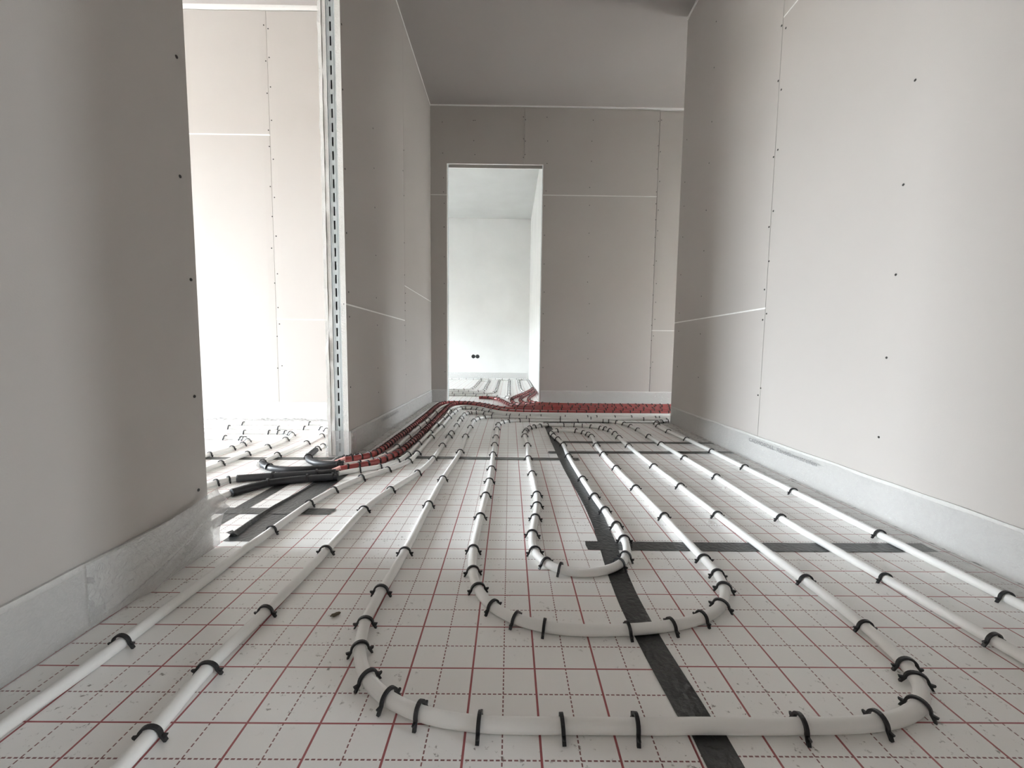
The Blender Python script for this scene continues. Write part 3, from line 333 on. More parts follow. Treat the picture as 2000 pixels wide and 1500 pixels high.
def panel(parent, ax, c, n, a0, a1, z0, z1, th=0.0125, taper=True, poly=None, raw=(0, 0)):
    """plasterboard sheet on plane ax=c with outward normal n; a = running coordinate"""
    mb = MB()
    def P(a, d, z):
        return (c + n * d, a, z) if ax == 'x' else (a, c + n * d, z)
    if poly is None:
        w = 0.045 if taper and a1 - a0 > 0.3 else 0.0
        prof = [(a0, -0.0012 if w else 0.0), (a0 + w, 0.0), (a1 - w, 0.0), (a1, -0.0012 if w else 0.0)] if w else [(a0, 0.0), (a1, 0.0)]
        k = len(prof)
        front = [P(a, d, z) for z in (z0, z1) for a, d in prof]
        back = [P(a, -th, z) for z in (z0, z1) for a in (a0, a1)]
        F = [(i, i + 1, k + i + 1, k + i) for i in range(k - 1)]
        mb.add(front, F, 0)
        b0 = 0
        sides_v = front + back; B = 2 * k
        mb.add(sides_v, [tuple(range(k)) + (B + 1, B), tuple(range(k, 2 * k)) + (B + 3, B + 2)], 1)
        mb.add(sides_v, [(0, k, B + 2, B)], raw[0]); mb.add(sides_v, [(k - 1, B + 1, B + 3, 2 * k - 1)], raw[1])
        mb.add(back, [(0, 1, 3, 2)], 0)
    else:
        k = len(poly)
        v = [P(a, 0.0, z) for a, z in poly] + [P(a, -th, z) for a, z in poly]
        mb.add(v, [tuple(range(k)), tuple(range(k, 2 * k))], 0)
        for i in range(k):
            fct = 0 if abs(poly[i][0] - poly[(i + 1) % k][0]) < 1e-6 and poly[i][0] not in (DX0, DX1) else 1
            mb.add(v, [(i, (i + 1) % k, k + (i + 1) % k, k + i)], fct)
    o = mb.build('plasterboard_panel', [paper, gypsum], parent=parent)
    bb = (a0, a1, z0, z1) if poly is None else (min(p[0] for p in poly), max(p[0] for p in poly), min(p[1] for p in poly), max(p[1] for p in poly))
    PAN.setdefault((parent.name, c), []).append((o, bb)); return o
PAN = {}
def joint(parent, ax, c, n, a0, a1, z, h=0.006, d=0.0018):
    mb = MB()
    lo, hi = sorted((c - n * 0.011, c - n * d))
    if ax == 'x': mb.box(lo, hi, a0, a1, z - h / 2, z + h / 2)
    else: mb.box(a0, a1, lo, hi, z - h / 2, z + h / 2)
    return mb.build('joint_filler', gypsum, parent=parent)
sm_ = bpy.data.meshes.new('screw')
bm = bmesh.new(); bmesh.ops.create_cone(bm, cap_ends=True, segments=8, radius1=0.0042, radius2=0.0036, depth=0.0016); bm.to_mesh(sm_); bm.free(); sm_.materials.append(screwm)
def screws(parent, ax, c, n, pts):
    for a, z in pts:
        best = min(PAN[(parent.name, c)], key=lambda q: max(q[1][0] - a, a - q[1][1], q[1][2] - z, z - q[1][3]))[0]
        o = link('screw', sm_, best, (c, a, z) if ax == 'x' else (a, c, z))
        o.rotation_euler = (0, math.pi / 2 * n, 0) if ax == 'x' else (-math.pi / 2 * n, 0, 0)
def shell(name, boxes, mat, label, kind='structure'):
    mb = MB()
    for b2 in boxes: mb.box(*b2)
    return mb.build(name, mat, label=label, kind=kind)

TH = 0.0125
# left wall beside the camera (face x = -0.71, ends at y = 0.50)
PY = -0.36
wl = shell('wall_left', [(-0.7975, -0.7225, PY + 0.0015, 0.4985, -0.032, CEIL)], gypsum, 'plasterboard wall end at the left edge beside the camera')
panel(wl, 'x', -0.71, 1, PY, 0.50, 0.004, CEIL)
panel(wl, 'x', -0.81, -1, PY, 0.50, 0.004, CEIL)
screws(wl, 'x', -0.71, 1, SCREWS['left'] + [(0.47, 1.45), (0.47, 1.72), (0.47, 1.98), (0.47, 0.16)])

# partition between corridor and left room: two board layers each side of a hollow stud frame
wp = shell('wall_middle', [(-0.765, -0.728, 3.40, 3.45, 0, CEIL), (-0.765, -0.728, 1.408, 3.45, -0.032, 0.003), (-0.765, -0.728, 2.02, 2.06, 0.003, CEIL)], zinc, 'plasterboard partition with an open metal stud end beside the red pipes')
def ragged(parent, x0, x1, y0, y1, z0, z1, amp, seed):
    """raw-cut inner board layer whose end edge towards the camera is uneven"""
    mb = MB(); n = 70; v = []
    for i in range(n + 1):
        z = z0 + (z1 - z0) * i / n
        e = y0 + amp * (nz3(z * 9, seed) * 0.7 + nz3(z * 31, seed + 5) * 0.5)
        xa = x0 + (0.5 * amp * nz3(z * 17, seed + 9) if amp > 0.002 else 0)
        v += [(xa, e, z), (x1, e + 0.3 * amp * nz3(z * 40, seed + 2), z), (x1, y1, z), (x0, y1, z)]
    f1 = [(4 * i, 4 * i + 1, 4 * i + 5, 4 * i + 4) for i in range(n)]
    f0 = [(4 * i + a, 4 * i + (a + 1) % 4, 4 * i + 4 + (a + 1) % 4, 4 * i + 4 + a) for i in range(n) for a in (1, 2, 3)]
    mb.add(v, f1, 1); mb.add(v, f0 + [(0, 1, 2, 3), (4 * n, 4 * n + 1, 4 * n + 2, 4 * n + 3)], 0)
    return mb.build('plasterboard_panel', [paper, gypsum], parent=parent)
ragged(wp, -0.7265, -0.7140, 1.400, 3.45, 0.004, CEIL, 0.003, 1.0)
panel(wp, 'x', -0.70, 1, 1.398, 2.469, 0.004, 0.711, 0.0135, raw=(1, 0))
panel(wp, 'x', -0.70, 1, 1.398, 2.469, 0.718, CEIL, 0.0135, raw=(1, 0))
panel(wp, 'x', -0.70, 1, 2.471, 3.448, 0.004, 0.957, 0.0135)
panel(wp, 'x', -0.70, 1, 2.471, 3.448, 0.964, CEIL, 0.0135)
joint(wp, 'x', -0.70, 1, 1.40, 2.469, 0.7145, 0.009); joint(wp, 'x', -0.70, 1, 2.471, 3.448, 0.9605, 0.009)
ragged(wp, -0.7830, -0.7665, 1.401, 3.45, 0.004, CEIL, 0.006, 3.0)
ragged(wp, -0.8000, -0.7845, 1.398, 3.45, 0.004, CEIL, 0.009, 6.0)
screws(wp, 'x', -0.70, 1, SCREWS['part'])
# stud profile in the open end, with its row of slots
mb = MB(); x0, x1, yf = -0.7660, -0.7270, 1.404
mb.box(x0, -0.7510, yf, yf + 0.0012, 0.0, CEIL); mb.box(-0.7440, x1, yf, yf + 0.0012, 0.0, CEIL)
zz = 0.0; z = 0.163 - 0.0604 * 2
while z < CEIL:
    mb.box(-0.7510, -0.7440, yf, yf + 0.0012, zz, max(zz + 0.002, z - 0.0195)); zz = z + 0.0195; z += 0.0604
mb.box(-0.7510, -0.7440, yf, yf + 0.0012, min(zz, CEIL - 0.002), CEIL)
mb.box(x0, x0 + 0.0012, yf - 0.003, yf + 0.05, 0, CEIL); mb.box(x1 - 0.0012, x1, yf - 0.001, yf + 0.05, 0, CEIL)
mb.box(x0 + 0.008, x0 + 0.0095, yf - 0.0012, yf, 0, CEIL); mb.box(x1 - 0.0095, x1 - 0.008, yf - 0.0012, yf, 0, CEIL)
st = mb.build('metal_stud', zinc, parent=wp); st['label'] = 'slotted galvanised steel stud in the open partition end'

# far wall with the doorway
DX0, DX1, DZ, FY = -0.548, 0.346, 2.226, 3.45
wf = shell('wall_far', [(-3.2, DX0 + 0.004, FY + TH, 3.55 - TH, -0.032, CEIL), (DX1 - 0.004, 4.2, FY + TH, 3.55 - TH, -0.032, CEIL), (DX0, DX1, FY + TH + 0.004, 3.55 - TH, DZ + 0.03, CEIL)], gypsum, 'far plasterboard wall with a doorway into the bright room')
g = 0.0012
panel(wf, 'y', FY, -1, -0.70, DX0, 0.004, 1.942, taper=False, raw=(0, 1))
panel(wf, 'y', FY, -1, 0, 0, 0, 0, poly=[(-0.70, 1.948), (DX0, 1.948), (DX0, DZ), (0.166 - g, DZ), (0.166 - g, 2.732), (-0.70, 2.732)])
panel(wf, 'y', FY, -1, 0, 0, 0, 0, poly=[(0.166 + g, DZ), (DX1, DZ), (DX1, 1.958), (1.412 - g, 1.958), (1.412 - g, 2.722), (0.166 + g, 2.732)])
panel(wf, 'y', FY, -1, DX1, 1.412 - g, 0.004, 1.951, raw=(1, 0))
panel(wf, 'y', FY, -1, 1.412 + g * 2, 2.66, 0.004, 0.710)
panel(wf, 'y', FY, -1, 1.412 + g * 2, 2.66, 0.716, 2.714)
panel(wf, 'y', FY, -1, 2.662, 4.0, 0.004, 2.72)
panel(wf, 'y', 3.55, 1, DX1, 0.39, 0.004, CEIL, taper=False)
panel(wf, 'y', 3.55, 1, -3.0, DX0, 0.004, CEIL)
panel(wf, 'y', 3.55, 1, DX0, DX1, DZ, CEIL, taper=False)
joint(wf, 'y', FY, -1, -0.70, DX0, 1.945); joint(wf, 'y', FY, -1, DX1, 1.411, 1.9545); joint(wf, 'y', FY, -1, 1.414, 2.66, 0.713)
screws(wf, 'y', FY, -1, SCREWS['far'])
mb = MB(); mb.box(DX0 + 0.004, DX1 - 0.004, FY + TH, FY + TH + 0.05, DZ + 0.022, DZ + 0.028); mb.box(DX1 - 0.0055, DX1 - 0.004, FY + 0.03, FY + 0.07, 0, DZ + 0.02); mb.box(DX0 + 0.004, DX0 + 0.0055, FY + 0.03, FY + 0.07, 0, DZ + 0.02)
mb.build('door_frame_profile', zinc, parent=wf)
mb = MB(); mb.box(-0.70, 1.41, FY - 0.002, FY + TH, 2.7325, CEIL); mb.box(1.41, 4.0, FY - 0.002, FY + TH, 2.7245, CEIL)
mb.build('trim_1', trimw, label='pale joint strip between far wall and ceiling', kind='structure')
mb = MB(); mb.box(-0.7, -0.6975, 1.42, FY, 2.730, CEIL)
mb.build('trim_2', trimw, label='pale joint strip along the top of the partition', kind='structure')

# right wall (ends at y = 2.42)
RX = 1.22
wr = shell('wall_right', [(RX + TH, 1.32, -0.40, 2.418, -0.032, CEIL)], gypsum, 'long pale plasterboard wall on the right')
panel(wr, 'x', RX, -1, 1.3765 + g, 2.42, 0.004, 0.7135); panel(wr, 'x', RX, -1, 1.3765 + g, 2.42, 0.7205, 2.725)
panel(wr, 'x', RX, -1, 0.126 + g, 1.3765 - g, 0.004, 1.955); panel(wr, 'x', RX, -1, 0.126 + g, 1.3765 - g, 1.962, 2.725)
panel(wr, 'x', RX, -1, -0.40, 0.126 - g, 0.004, 2.725)
joint(wr, 'x', RX, -1, 1.378, 2.42, 0.717, 0.009); joint(wr, 'x', RX, -1, 0.127, 1.3755, 1.9585, 0.009)
screws(wr, 'x', RX, -1, SCREWS['right'] + [(0.73, 1.56), (0.73, 1.8)])
mb = MB(); mb.box(RX - 0.003, RX + TH, -0.4, 2.418, 2.725, CEIL)
mb.build('trim_3', trimw, label='pale joint strip between right wall and ceiling', kind='structure')

# left room: back wall (face y = 2.38)
LY = 2.38
wb = shell('wall_left_room_back', [(-5.4, -0.801, LY + TH, 2.48, -0.032, CEIL)], gypsum, 'bright plasterboard back wall of the room on the left')
panel(wb, 'y', LY, -1, -2.826, -1.572 - 0.002, 0.004, 1.928); panel(wb, 'y', LY, -1, -2.826, -1.572 - 0.002, 1.936, 2.712)
panel(wb, 'y', LY, -1, -1.572, -0.802, 0.004, 0.704); panel(wb, 'y', LY, -1, -1.572, -0.802, 0.709, 2.712)
panel(wb, 'y', LY, -1, -5.20, -2.828, 0.004, 2.712)
joint(wb, 'y', LY, -1, -2.826, -1.574, 1.932, 0.010); joint(wb, 'y', LY, -1, -1.572, -0.802, 0.7065, 0.006)
screws(wb, 'y', LY, -1, SCREWS['lroom'])
mb = MB()
sheet(mb, lambda u, v: (-5.20 + 4.398 * u, LY - 0.004 - 0.003 * math.sin(v * math.pi), 2.712 + v * (CEIL - 2.712) + (0.004 * nz3(u * 14, 3) if v < 0.5 else 0)), 80, 2)
mb.build('trim_4', trimw, label='white joint tape along the ceiling of the left room', kind='structure')

# outer walls with window openings and added light slits
def wall_x(name, x0, x1, y0, y1, wins, mat, label):
    bx = []; y = y0
    for (_, wy0, wy1, wz0, wz1, _) in sorted(wins, key=lambda w: w[1]):
        bx += [(x0, x1, y, wy0, -0.032, CEIL), (x0, x1, wy0, wy1, wz1, CEIL)]
        if wz0 > 0.01: bx.append((x0, x1, wy0, wy1, -0.032, wz0))
        y = wy1
    bx.append((x0, x1, y, y1, -0.032, CEIL))
    return shell(name, bx, mat, label)
def win_frame(n, x, win, label):
    _, y0, y1, z0, z1, _ = win; t = 0.05; mb = MB()
    mb.box(x, x + 0.06, y0, y0 + t, z0, z1); mb.box(x, x + 0.06, y1 - t, y1, z0, z1)
    mb.box(x, x + 0.06, y0 + t, y1 - t, z0, z0 + t); mb.box(x, x + 0.06, y0 + t, y1 - t, z1 - t, z1)
    mb.build('window_%d' % n, framew, label=label, kind='structure')  # also frames the two added light slits
LX = WIN[0][0]
wall_x('wall_left_room_window', LX - 0.2, LX, -1.7, 2.5, WIN[:2], plaster, 'outer wall of the left room with its window and an added light slit')
win_frame(1, LX - 0.14, WIN[0], 'tall window opening of the left room')
win_frame(2, LX - 0.14, WIN[1], 'unseen light slit added to the left room behind the camera')  # added opening out of view, brightens the near right wall and floor
shell('wall_left_room_front', [(LX - 0.2, -0.7, -1.7, -1.5, -0.032, CEIL)], paper, 'front wall of the left room')
wall_x('wall_far_room_left', -3.2, -3.0, 3.56, 6.9, WIN[2:3], plaster, 'outer wall of the far room with its window opening')
win_frame(3, -3.14, WIN[2], 'wide window opening of the far room')
shell('wall_far_room_back', [(-3.2, 0.6, 6.7, 6.9, -0.032, CEIL)], plaster, 'white plastered back wall seen through the doorway')
shell('wall_far_room_right', [(0.39, 0.6, 3.564, 6.7, -0.032, CEIL)], plaster, 'white plastered side wall just inside the doorway')
wall_x('wall_rear_right', 4.0, 4.2, -3.8, -0.3, WIN[3:4], paper, 'outer wall of the room behind the right wall')
win_frame(4, 4.08, WIN[3], 'unseen narrow light slit added to the rear right room')  # added slit out of view, kept narrow for the left wall's light edge
shell('wall_rear_right_side', [(1.321, 4.2, -0.40, -0.30, -0.032, CEIL)], paper, 'side wall of the room behind the right wall')
shell('wall_rear', [(-0.9, 4.2, -3.7, -3.5, -0.032, CEIL)], paper, 'rear wall behind the camera')
shell('wall_rear_left', [(-0.9, -0.71, -3.5, -1.5, -0.032, CEIL)], paper, 'left wall far behind the camera')
shell('wall_side_passage', [(1.321, 4.2, 2.318, 2.418, -0.032, CEIL)], plaster, 'side wall of the passage behind the right wall end')
wall_x('wall_side_passage_end', 4.0, 4.2, 2.419, 3.449, WIN[4:5], plaster, 'end wall of the side passage with its window opening')
win_frame(5, 4.08, WIN[4], 'small window opening at the end of the side passage')

# ------------------------------------------------------------------ edge insulation strips with their film aprons
def strip(ax, c, n, a0, a1, h, label, apron=0.0, wr=0.004, seed=0.0, text=None, film_h=None, nu=None, fm=None, fa1=None):
    mb = MB(); lo, hi = sorted((c + n * 0.0005, c + n * 0.008))
    L = a1 - a0; nu = nu or max(20, int(L / 0.008))
    def P(a, d, z): return (c + n * d, a, z) if ax == 'x' else (a, c + n * d, z)
    # foam body: slightly wavy face
    nf = max(10, int(L / 0.03)); vs = []; fs = []
    for i in range(nf + 1):
        a = a0 + L * i / nf
        top = h + 0.003 * nz3(a * 7, seed, 1)
        for (d, z) in ((0.0006, 0.0005), (0.0075 + 0.001 * nz3(a * 11, seed), 0.0005), (0.0075 + 0.0015 * nz3(a * 9, seed, 2), top * 0.5), (0.0062, top), (0.0006, top)):
            vs.append(P(a, d, z))
    for i in range(nf):
        for k in range(5):
            fs.append((i * 5 + k, i * 5 + (k + 1) % 5, (i + 1) * 5 + (k + 1) % 5, (i + 1) * 5 + k))
    fs += [tuple(range(5)), tuple(nf * 5 + k for k in range(5))]
    mb.add(vs, fs, 0, False)
    o = mb.build('edge_insulation_strip', fm or foamm, label=label, cat='edge strip')
    # film: hangs in front of the foam and runs out on to the floor
    fh = film_h or h * 0.93; tot = fh + apron; nv = 24 if apron else 16
    def F(u, v):
        a = a0 + 0.004 + ((fa1 - a0 if fa1 else L) - 0.008) * u; s = v * tot
        w = wr * (nz3(a * 18 + 6 * s, s * 30, seed) + 0.8 * nz3(a * 46 - 30 * s, s * 60, seed + 4) + 0.5 * nz3(a * 95, s * 120, seed + 7))
        if s <= fh:
            z = fh - s; d = 0.0105 + abs(w) + 0.006 * (s / fh) ** 3
            return P(a, d, max(z, 0.0025) + 0.004 * nz3(a * 6, seed + 8) * (1 - s / fh))
        return P(a, 0.0165 + (s - fh), 0.003 + abs(w) * 1.3)
    mb = MB(); sheet(mb, F, nu, nv)
    f = mb.build('film_apron', filmm, parent=o); f['label'] = 'wrinkled clear plastic film'
    return o
def add_text(parent, body, size, mat4, name='printed_text'):
    cu = bpy.data.curves.new('print', 'FONT'); cu.body = body; cu.size = size; cu.extrude = 0.0
    t = bpy.data.objects.new('print', cu); COL.objects.link(t)
    bpy.context.view_layer.update()
    me = bpy.data.meshes.new_from_object(t.evaluated_get(bpy.context.evaluated_depsgraph_get()))
    w = t.dimensions.x
    bpy.data.objects.remove(t); bpy.data.curves.remove(cu)
    me.materials.append(inkm)
    for p in me.polygons: p.material_index = 0
    loc = mat4.to_translation()
    me.transform(mat4.to_3x3().to_4x4())
    o = link(name, me, parent, loc); return o, w
s_r = strip('x', RX, -1, -0.38, 2.400, 0.125, 'long white edge strip with wrinkled film along the right wall', apron=0.075, seed=1.0, wr=0.005)
rot = Matrix(((0, 0, -1), (-1, 0, 0), (0, 1, 0)))
t_, w_ = add_text(s_r, 'CADMOROLL  Randdämmstreifen', 0.0235, Matrix.Translation((RX - 0.0205, 1.408, 0.094)) @ rot.to_4x4())
k = 0.435 / w_
t_.data.transform(Matrix.Diagonal((1, k, 1, 1)))
s_p = strip('x', -0.70, 1, 1.40, 3.43, 0.122, 'grey-looking edge strip with crinkled film along the partition behind red pipes', apron=0.05, seed=3.0, wr=0.006)
rot2 = Matrix(((0, 0, 1), (1, 0, 0), (0, 1, 0)))
t_, w_ = add_text(s_p, 'CADMOROLL  Randdämmstreifen', 0.022, Matrix.Translation((-0.70 + 0.0205, 1.83, 0.092)) @ rot2.to_4x4())
t_.data.transform(Matrix.Diagonal((1, 0.36 / w_, 1, 1)))
strip('y', FY, -1, DX1 + 0.01, 3.0, 0.125, 'edge strip with shiny film along the far wall right of the doorway', apron=0.04, seed=5.0, wr=0.006)
strip('y', FY, -1, -0.690, DX0 - 0.005, 0.125, 'short edge strip on the narrow wall piece left of the doorway', apron=0.03, seed=6.0, wr=0.004)
strip('y', LY, -1, -5.19, -0.815, 0.128, 'white edge strip with crumpled film along the left room back wall', apron=0.06, seed=7.0, wr=0.010)
strip('y', 6.70, -1, -2.0, 0.37, 0.12, 'edge strip at the foot of the far room back wall', apron=0.03, seed=8.0, nu=60, fm=foam2)
s_l = strip('x', -0.71, 1, -0.35, 0.50, 0.122, 'edge strip with loose draped film on the left wall beside the camera', apron=0.0, seed=9.0, wr=0.0035, fa1=0.215)
# loose film gathered at the corner of the left wall
def drape(u, v):
    # u along the wall towards the corner, v from top to floor
    y = 0.20 + 0.325 * u; z = 0.150 * u ** 2 + 0.118 * (1 - u ** 2); z = z * (1 - v) + 0.003
    fold = 0.017 * math.exp(-((v - (0.20 + 0.75 * (1 - u))) / 0.06) ** 2) + 0.013 * math.exp(-((v - (0.36 + 1.0 * (1 - u))) / 0.05) ** 2)
    puff = 0.012 * max(0.0, (u - 0.80) / 0.20) ** 1.5 * math.exp(-((v - 0.38) / 0.22) ** 2)
    x = -0.710 + 0.0115 + 0.007 * min(1, u * 2.5) + fold * min(1, u * 2) + 0.002 * nz3(u * 9, v * 7, 4.0) + puff
    return (x, y + 0.6 * puff - 0.016, z)
mb = MB(); sheet(mb, drape, 60, 40)
f = mb.build('film_fold', film2, parent=s_l); f['label'] = 'loose folds of clear film'
# film wrapped round the foot of the partition end
def wrap(u, v):
    z = 0.124 * (1 - v) + 0.002
    w = 0.003 * nz3(u * 12, v * 26, 11.0) + 0.0015 * nz3(u * 40, v * 50, 2.0)
    if u < 0.15: x, y = -0.806 - w, 1.395 + 0.05 * (0.15 - u) / 0.15
    elif u > 0.85: x, y = -0.683 + w, 1.392 + 0.05 * (u - 0.85) / 0.15
    else: x, y = -0.806 + 0.123 * (u - 0.15) / 0.7, 1.386 - abs(w)
    return (x, y, z)
mb = MB(); sheet(mb, wrap, 40, 26)
mb.build('film_wrap', filmm, label='crinkled film wrapped round the foot of the partition end', cat='film')

# ------------------------------------------------------------------ black seam tapes
def tape(pts, w, label, seed=0.0, z=0.0008, rag=0.003):
    D = resample(catmull([(p[0], p[1], 0) for p in pts], 8), 0.02); T = tangents(D); mb = MB(); nv = 5; n = len(D) - 1
    def F(u, v):
        i = min(n, int(round(u * n))); t = T[i]; nn = Vector((t.y, -t.x, 0))
        off = (v - 0.5) * w * (1 + 0.04 * nz3(u * 40, seed))
        end = rag * nz3(v * 9, seed + 3) * 3 if i in (0, n) else 0
        p = D[i] + nn * off + t * end
        return (p.x, p.y, z + 0.0012 * max(0, nz3(p.x * 60, p.y * 60, seed)))
    sheet(mb, F, n, nv)
    return mb.build('seam_tape', tapem, label=label, cat='tape')
tape([(0.328, -0.9), (0.328, -0.06), (0.321, 0.003), (0.306, 0.30), (0.330, 0.75), (0.316, 1.32), (0.318, 2.33)], 0.047, 'long black tape running towards the doorway through the white pipe loops', 1)
tape([(0.262, 0.523), (0.7, 0.522), (1.18, 0.527)], 0.048, 'nearest black cross tape reaching to the right wall', 2, 0.0014)
tape([(0.29, 1.752), (0.75, 1.756), (1.205, 1.762)], 0.046, 'back one of two parallel black cross tapes on the right', 3, 0.0014)
tape([(0.255, 1.514), (0.7, 1.53), (1.205, 1.552)], 0.046, 'front one of two parallel black cross tapes on the right', 4, 0.0014)
tape([(-0.685, 1.395), (-0.05, 1.387), (0.39, 1.388)], 0.046, 'grey-black cross tape between the partition and the long tape', 5, 0.0014)
tape([(0.30, 2.392), (0.8, 2.402), (1.205, 2.412)], 0.044, 'farthest thin black cross tape in front of the red pipes', 6, 0.0010)
tape([(0.292, 2.57), (0.345, 2.568)], 0.05, 'tiny grey tape piece behind the end of the long tape', 7, 0.0010)
tape([(-0.80, 0.53), (-0.795, 0.8), (-0.785, 1.17), (-0.775, 1.31)], 0.046, 'left one of two parallel black tapes in the opening under the black pipes', 8)
tape([(-0.655, 0.53), (-0.652, 0.8), (-0.64, 1.17)], 0.090, 'wide black tape in the opening under the black pipe ends', 9)
tape([(-0.90, 0.735), (-0.70, 0.733), (-0.495, 0.733)], 0.046, 'short black cross tape in the opening beside the left wall', 10, 0.0018)
tape([(-1.9, 1.345), (-1.3, 1.342), (-0.76, 1.357)], 0.044, 'grey-black cross tape on the left room floor', 11)
# tape edge rolled into a stiff ridge
mb = MB(); D = resample(catmull([(-0.690, 0.556, 0.013), (-0.693, 0.62, 0.012), (-0.697, 0.70, 0.010), (-0.695, 0.78, 0.008), (-0.684, 0.90, 0.006), (-0.675, 1.0, 0.004)], 6), 0.012)
T = tangents(D); vs = []
for i, p in enumerate(D):
    n_ = Vector((T[i].y, -T[i].x, 0)); h_ = p.z; wq = 0.011 - 0.005 * i / len(D)
    for q, zq in ((-wq, 0.001), (-0.002, h_ + 0.001 * nz3(i * 0.7, 2)), (0.002, h_), (wq * 0.8, 0.001)): vs.append((p.x + n_.x * q, p.y + n_.y * q, zq))
fs = [(i * 4 + k, i * 4 + k + 1, i * 4 + 5 + k, i * 4 + 4 + k) for i in range(len(D) - 1) for k in range(3)] + [(0, 1, 2, 3)]
mb.add(vs, fs, 0, True); mb.add([(-0.702, 0.548, 0.016), (-0.682, 0.547, 0.015), (-0.678, 0.560, 0.002), (-0.700, 0.563, 0.002), (-0.690, 0.556, 0.020)], [(0, 1, 4), (1, 2, 4), (2, 3, 4), (3, 0, 4), (0, 3, 2, 1)])
mb.build('rolled_tape', tapem, label='black tape edge rolled up into a ridge beside the left wall corner', cat='tape')
# crumpled tape heap at the partition foot
mb = MB()
def crump(u, v):
    x = -0.745 + 0.15 * u; y = 1.315 + 0.06 * v + 0.05 * u * u + 0.008 * nz3(u * 6, 1)
    e = math.sin(math.pi * v) ** 0.6 * math.sin(math.pi * u) ** 0.5
    return (x, y + 0.012 * nz3(u * 14, v * 9, 3), 0.002 + e * (0.012 + 0.014 * abs(nz3(u * 13, v * 7, 6)) + 0.012 * abs(nz3(u * 29, v * 12, 9))))
sheet(mb, crump, 40, 12, smooth=False)
mb.build('crumpled_tape', tapem, label='crumpled black tape heap at the foot of the partition end', cat='tape')

# ------------------------------------------------------------------ pipes
def path(key, z, step): return [Vector((p.x, p.y, z)) for p in resample(catmull(PATHS[key], 6), step)]
DENSE = {}
def pipe(key, label, r=0.010, z=0.0105, name='heating_pipe', mat=None, step=0.014):
    D = path(key, z, step); DENSE[key] = D; mb = MB(); tube(mb, D, r, 12)
    return mb.build(name, mat or pipem, label=label, cat='pipe')
pipe('main', 'continuous white heating pipe forming the nested loops in the corridor centre')
pipe('a', 'white heating pipe running closest to the left wall and curving beside the black pipes')
pipe('b', 'second white heating pipe from the left wall, passing the bundle on its right')
pipe('g', 'white heating pipe running closest along the right wall')
pipe('w2', 'white pipe on the right side of the lower red pipe, leaving a black sleeve')
pipe('w1', 'white pipe between the two red pipes along the partition')
pipe('L1', 'short white pipe leaving the top black sleeve behind the partition end')
pipe('L2', 'white pipe leaving the hooked second black sleeve into the left room')
pipe('L3', 'white pipe in the left room turning left at its middle bend')
pipe('L4', 'white pipe in the left room partly hidden by the left wall')
pipe('L5', 'white pipe run across the left room behind the nearer bends')
pipe('L6', 'rearmost white pipe run on the left room floor')
pipe('s3w', 'white pipe end leaving the third black sleeve towards the left wall')
pipe('s4w', 'white pipe end leaving the nearest black sleeve towards the left wall')
def corrugated(key, r, z, name, mat, label, pts=None, zend=None, pitch=0.006, wall=True):
    P = PATHS[key] if pts is None else pts
    D = resample(catmull(P, 6), pitch / 2); n = len(D)
    D = [Vector((p.x, p.y, z)) for p in D]; DENSE[key] = D
    mb = MB(); tube(mb, D, r, 12, rfun=lambda i: r + (0.0009 if i % 2 else -0.0003))
    return mb.build(name, mat, label=label, cat='pipe')
sl = [corrugated('s1', 0.0125, 0.0165, 'black_sleeve', sleevem, 'topmost black pipe sleeve hooking back towards the partition end'),
      corrugated('s2', 0.0125, 0.0135, 'black_sleeve', sleevem, 'second black pipe sleeve hooking up into the left room'),
      corrugated('s3', 0.0135, 0.0145, 'black_sleeve', sleevem, 'third black pipe sleeve lying straight, its blunt end on the left'),
      corrugated('s4', 0.0135, 0.0145, 'black_sleeve', sleevem, 'nearest black pipe sleeve bending towards the left wall')]
reds = [('red1', corrugated('red1', 0.0140, 0.0150, 'red_sleeve', redm, 'upper red corrugated pipe hugging the partition and crossing before the doorway')),
        ('red2', corrugated('red2', 0.0140, 0.0150, 'red_sleeve', redm, 'lower red corrugated pipe between two white pipes along the partition'))]
FARRED = {
 'red3': ([(-0.26, 3.74), (-0.18, 3.735), (-0.08, 3.66), (-0.02, 3.50), (0.03, 3.30), (0.10, 3.12), (0.24, 3.03), (0.5, 3.02), (0.9, 3.02), (1.5, 3.03), (2.4, 3.03)], 'red pipe whose cut end lies just inside the doorway'),
 'red4': ([(0.36, 4.85), (0.30, 4.50), (0.20, 4.10), (0.10, 3.75), (0.08, 3.45), (0.14, 3.22), (0.30, 3.11), (0.6, 3.09), (1.0, 3.10), (1.5, 3.11), (2.4, 3.11)], 'leftmost red pipe bending from the corridor through the doorway'),
 'red5': ([(0.365, 4.60), (0.31, 4.30), (0.22, 3.95), (0.17, 3.65), (0.17, 3.45), (0.22, 3.27), (0.36, 3.185), (0.6, 3.17), (1.0, 3.18), (1.5, 3.19), (2.4, 3.19)], 'middle red pipe bending through the doorway'),
 'red6': ([(0.37, 4.35), (0.33, 4.10), (0.28, 3.85), (0.25, 3.62), (0.26, 3.45), (0.32, 3.33), (0.45, 3.27), (0.7, 3.25), (1.0, 3.25), (1.5, 3.26), (2.4, 3.26)], 'rearmost red pipe running along the far wall beside the doorway jamb'),
}
for k_, (pp, lb) in FARRED.items(): reds.append((k_, corrugated(k_, 0.0140, 0.0150, 'red_sleeve', redm, lb, pts=pp)))
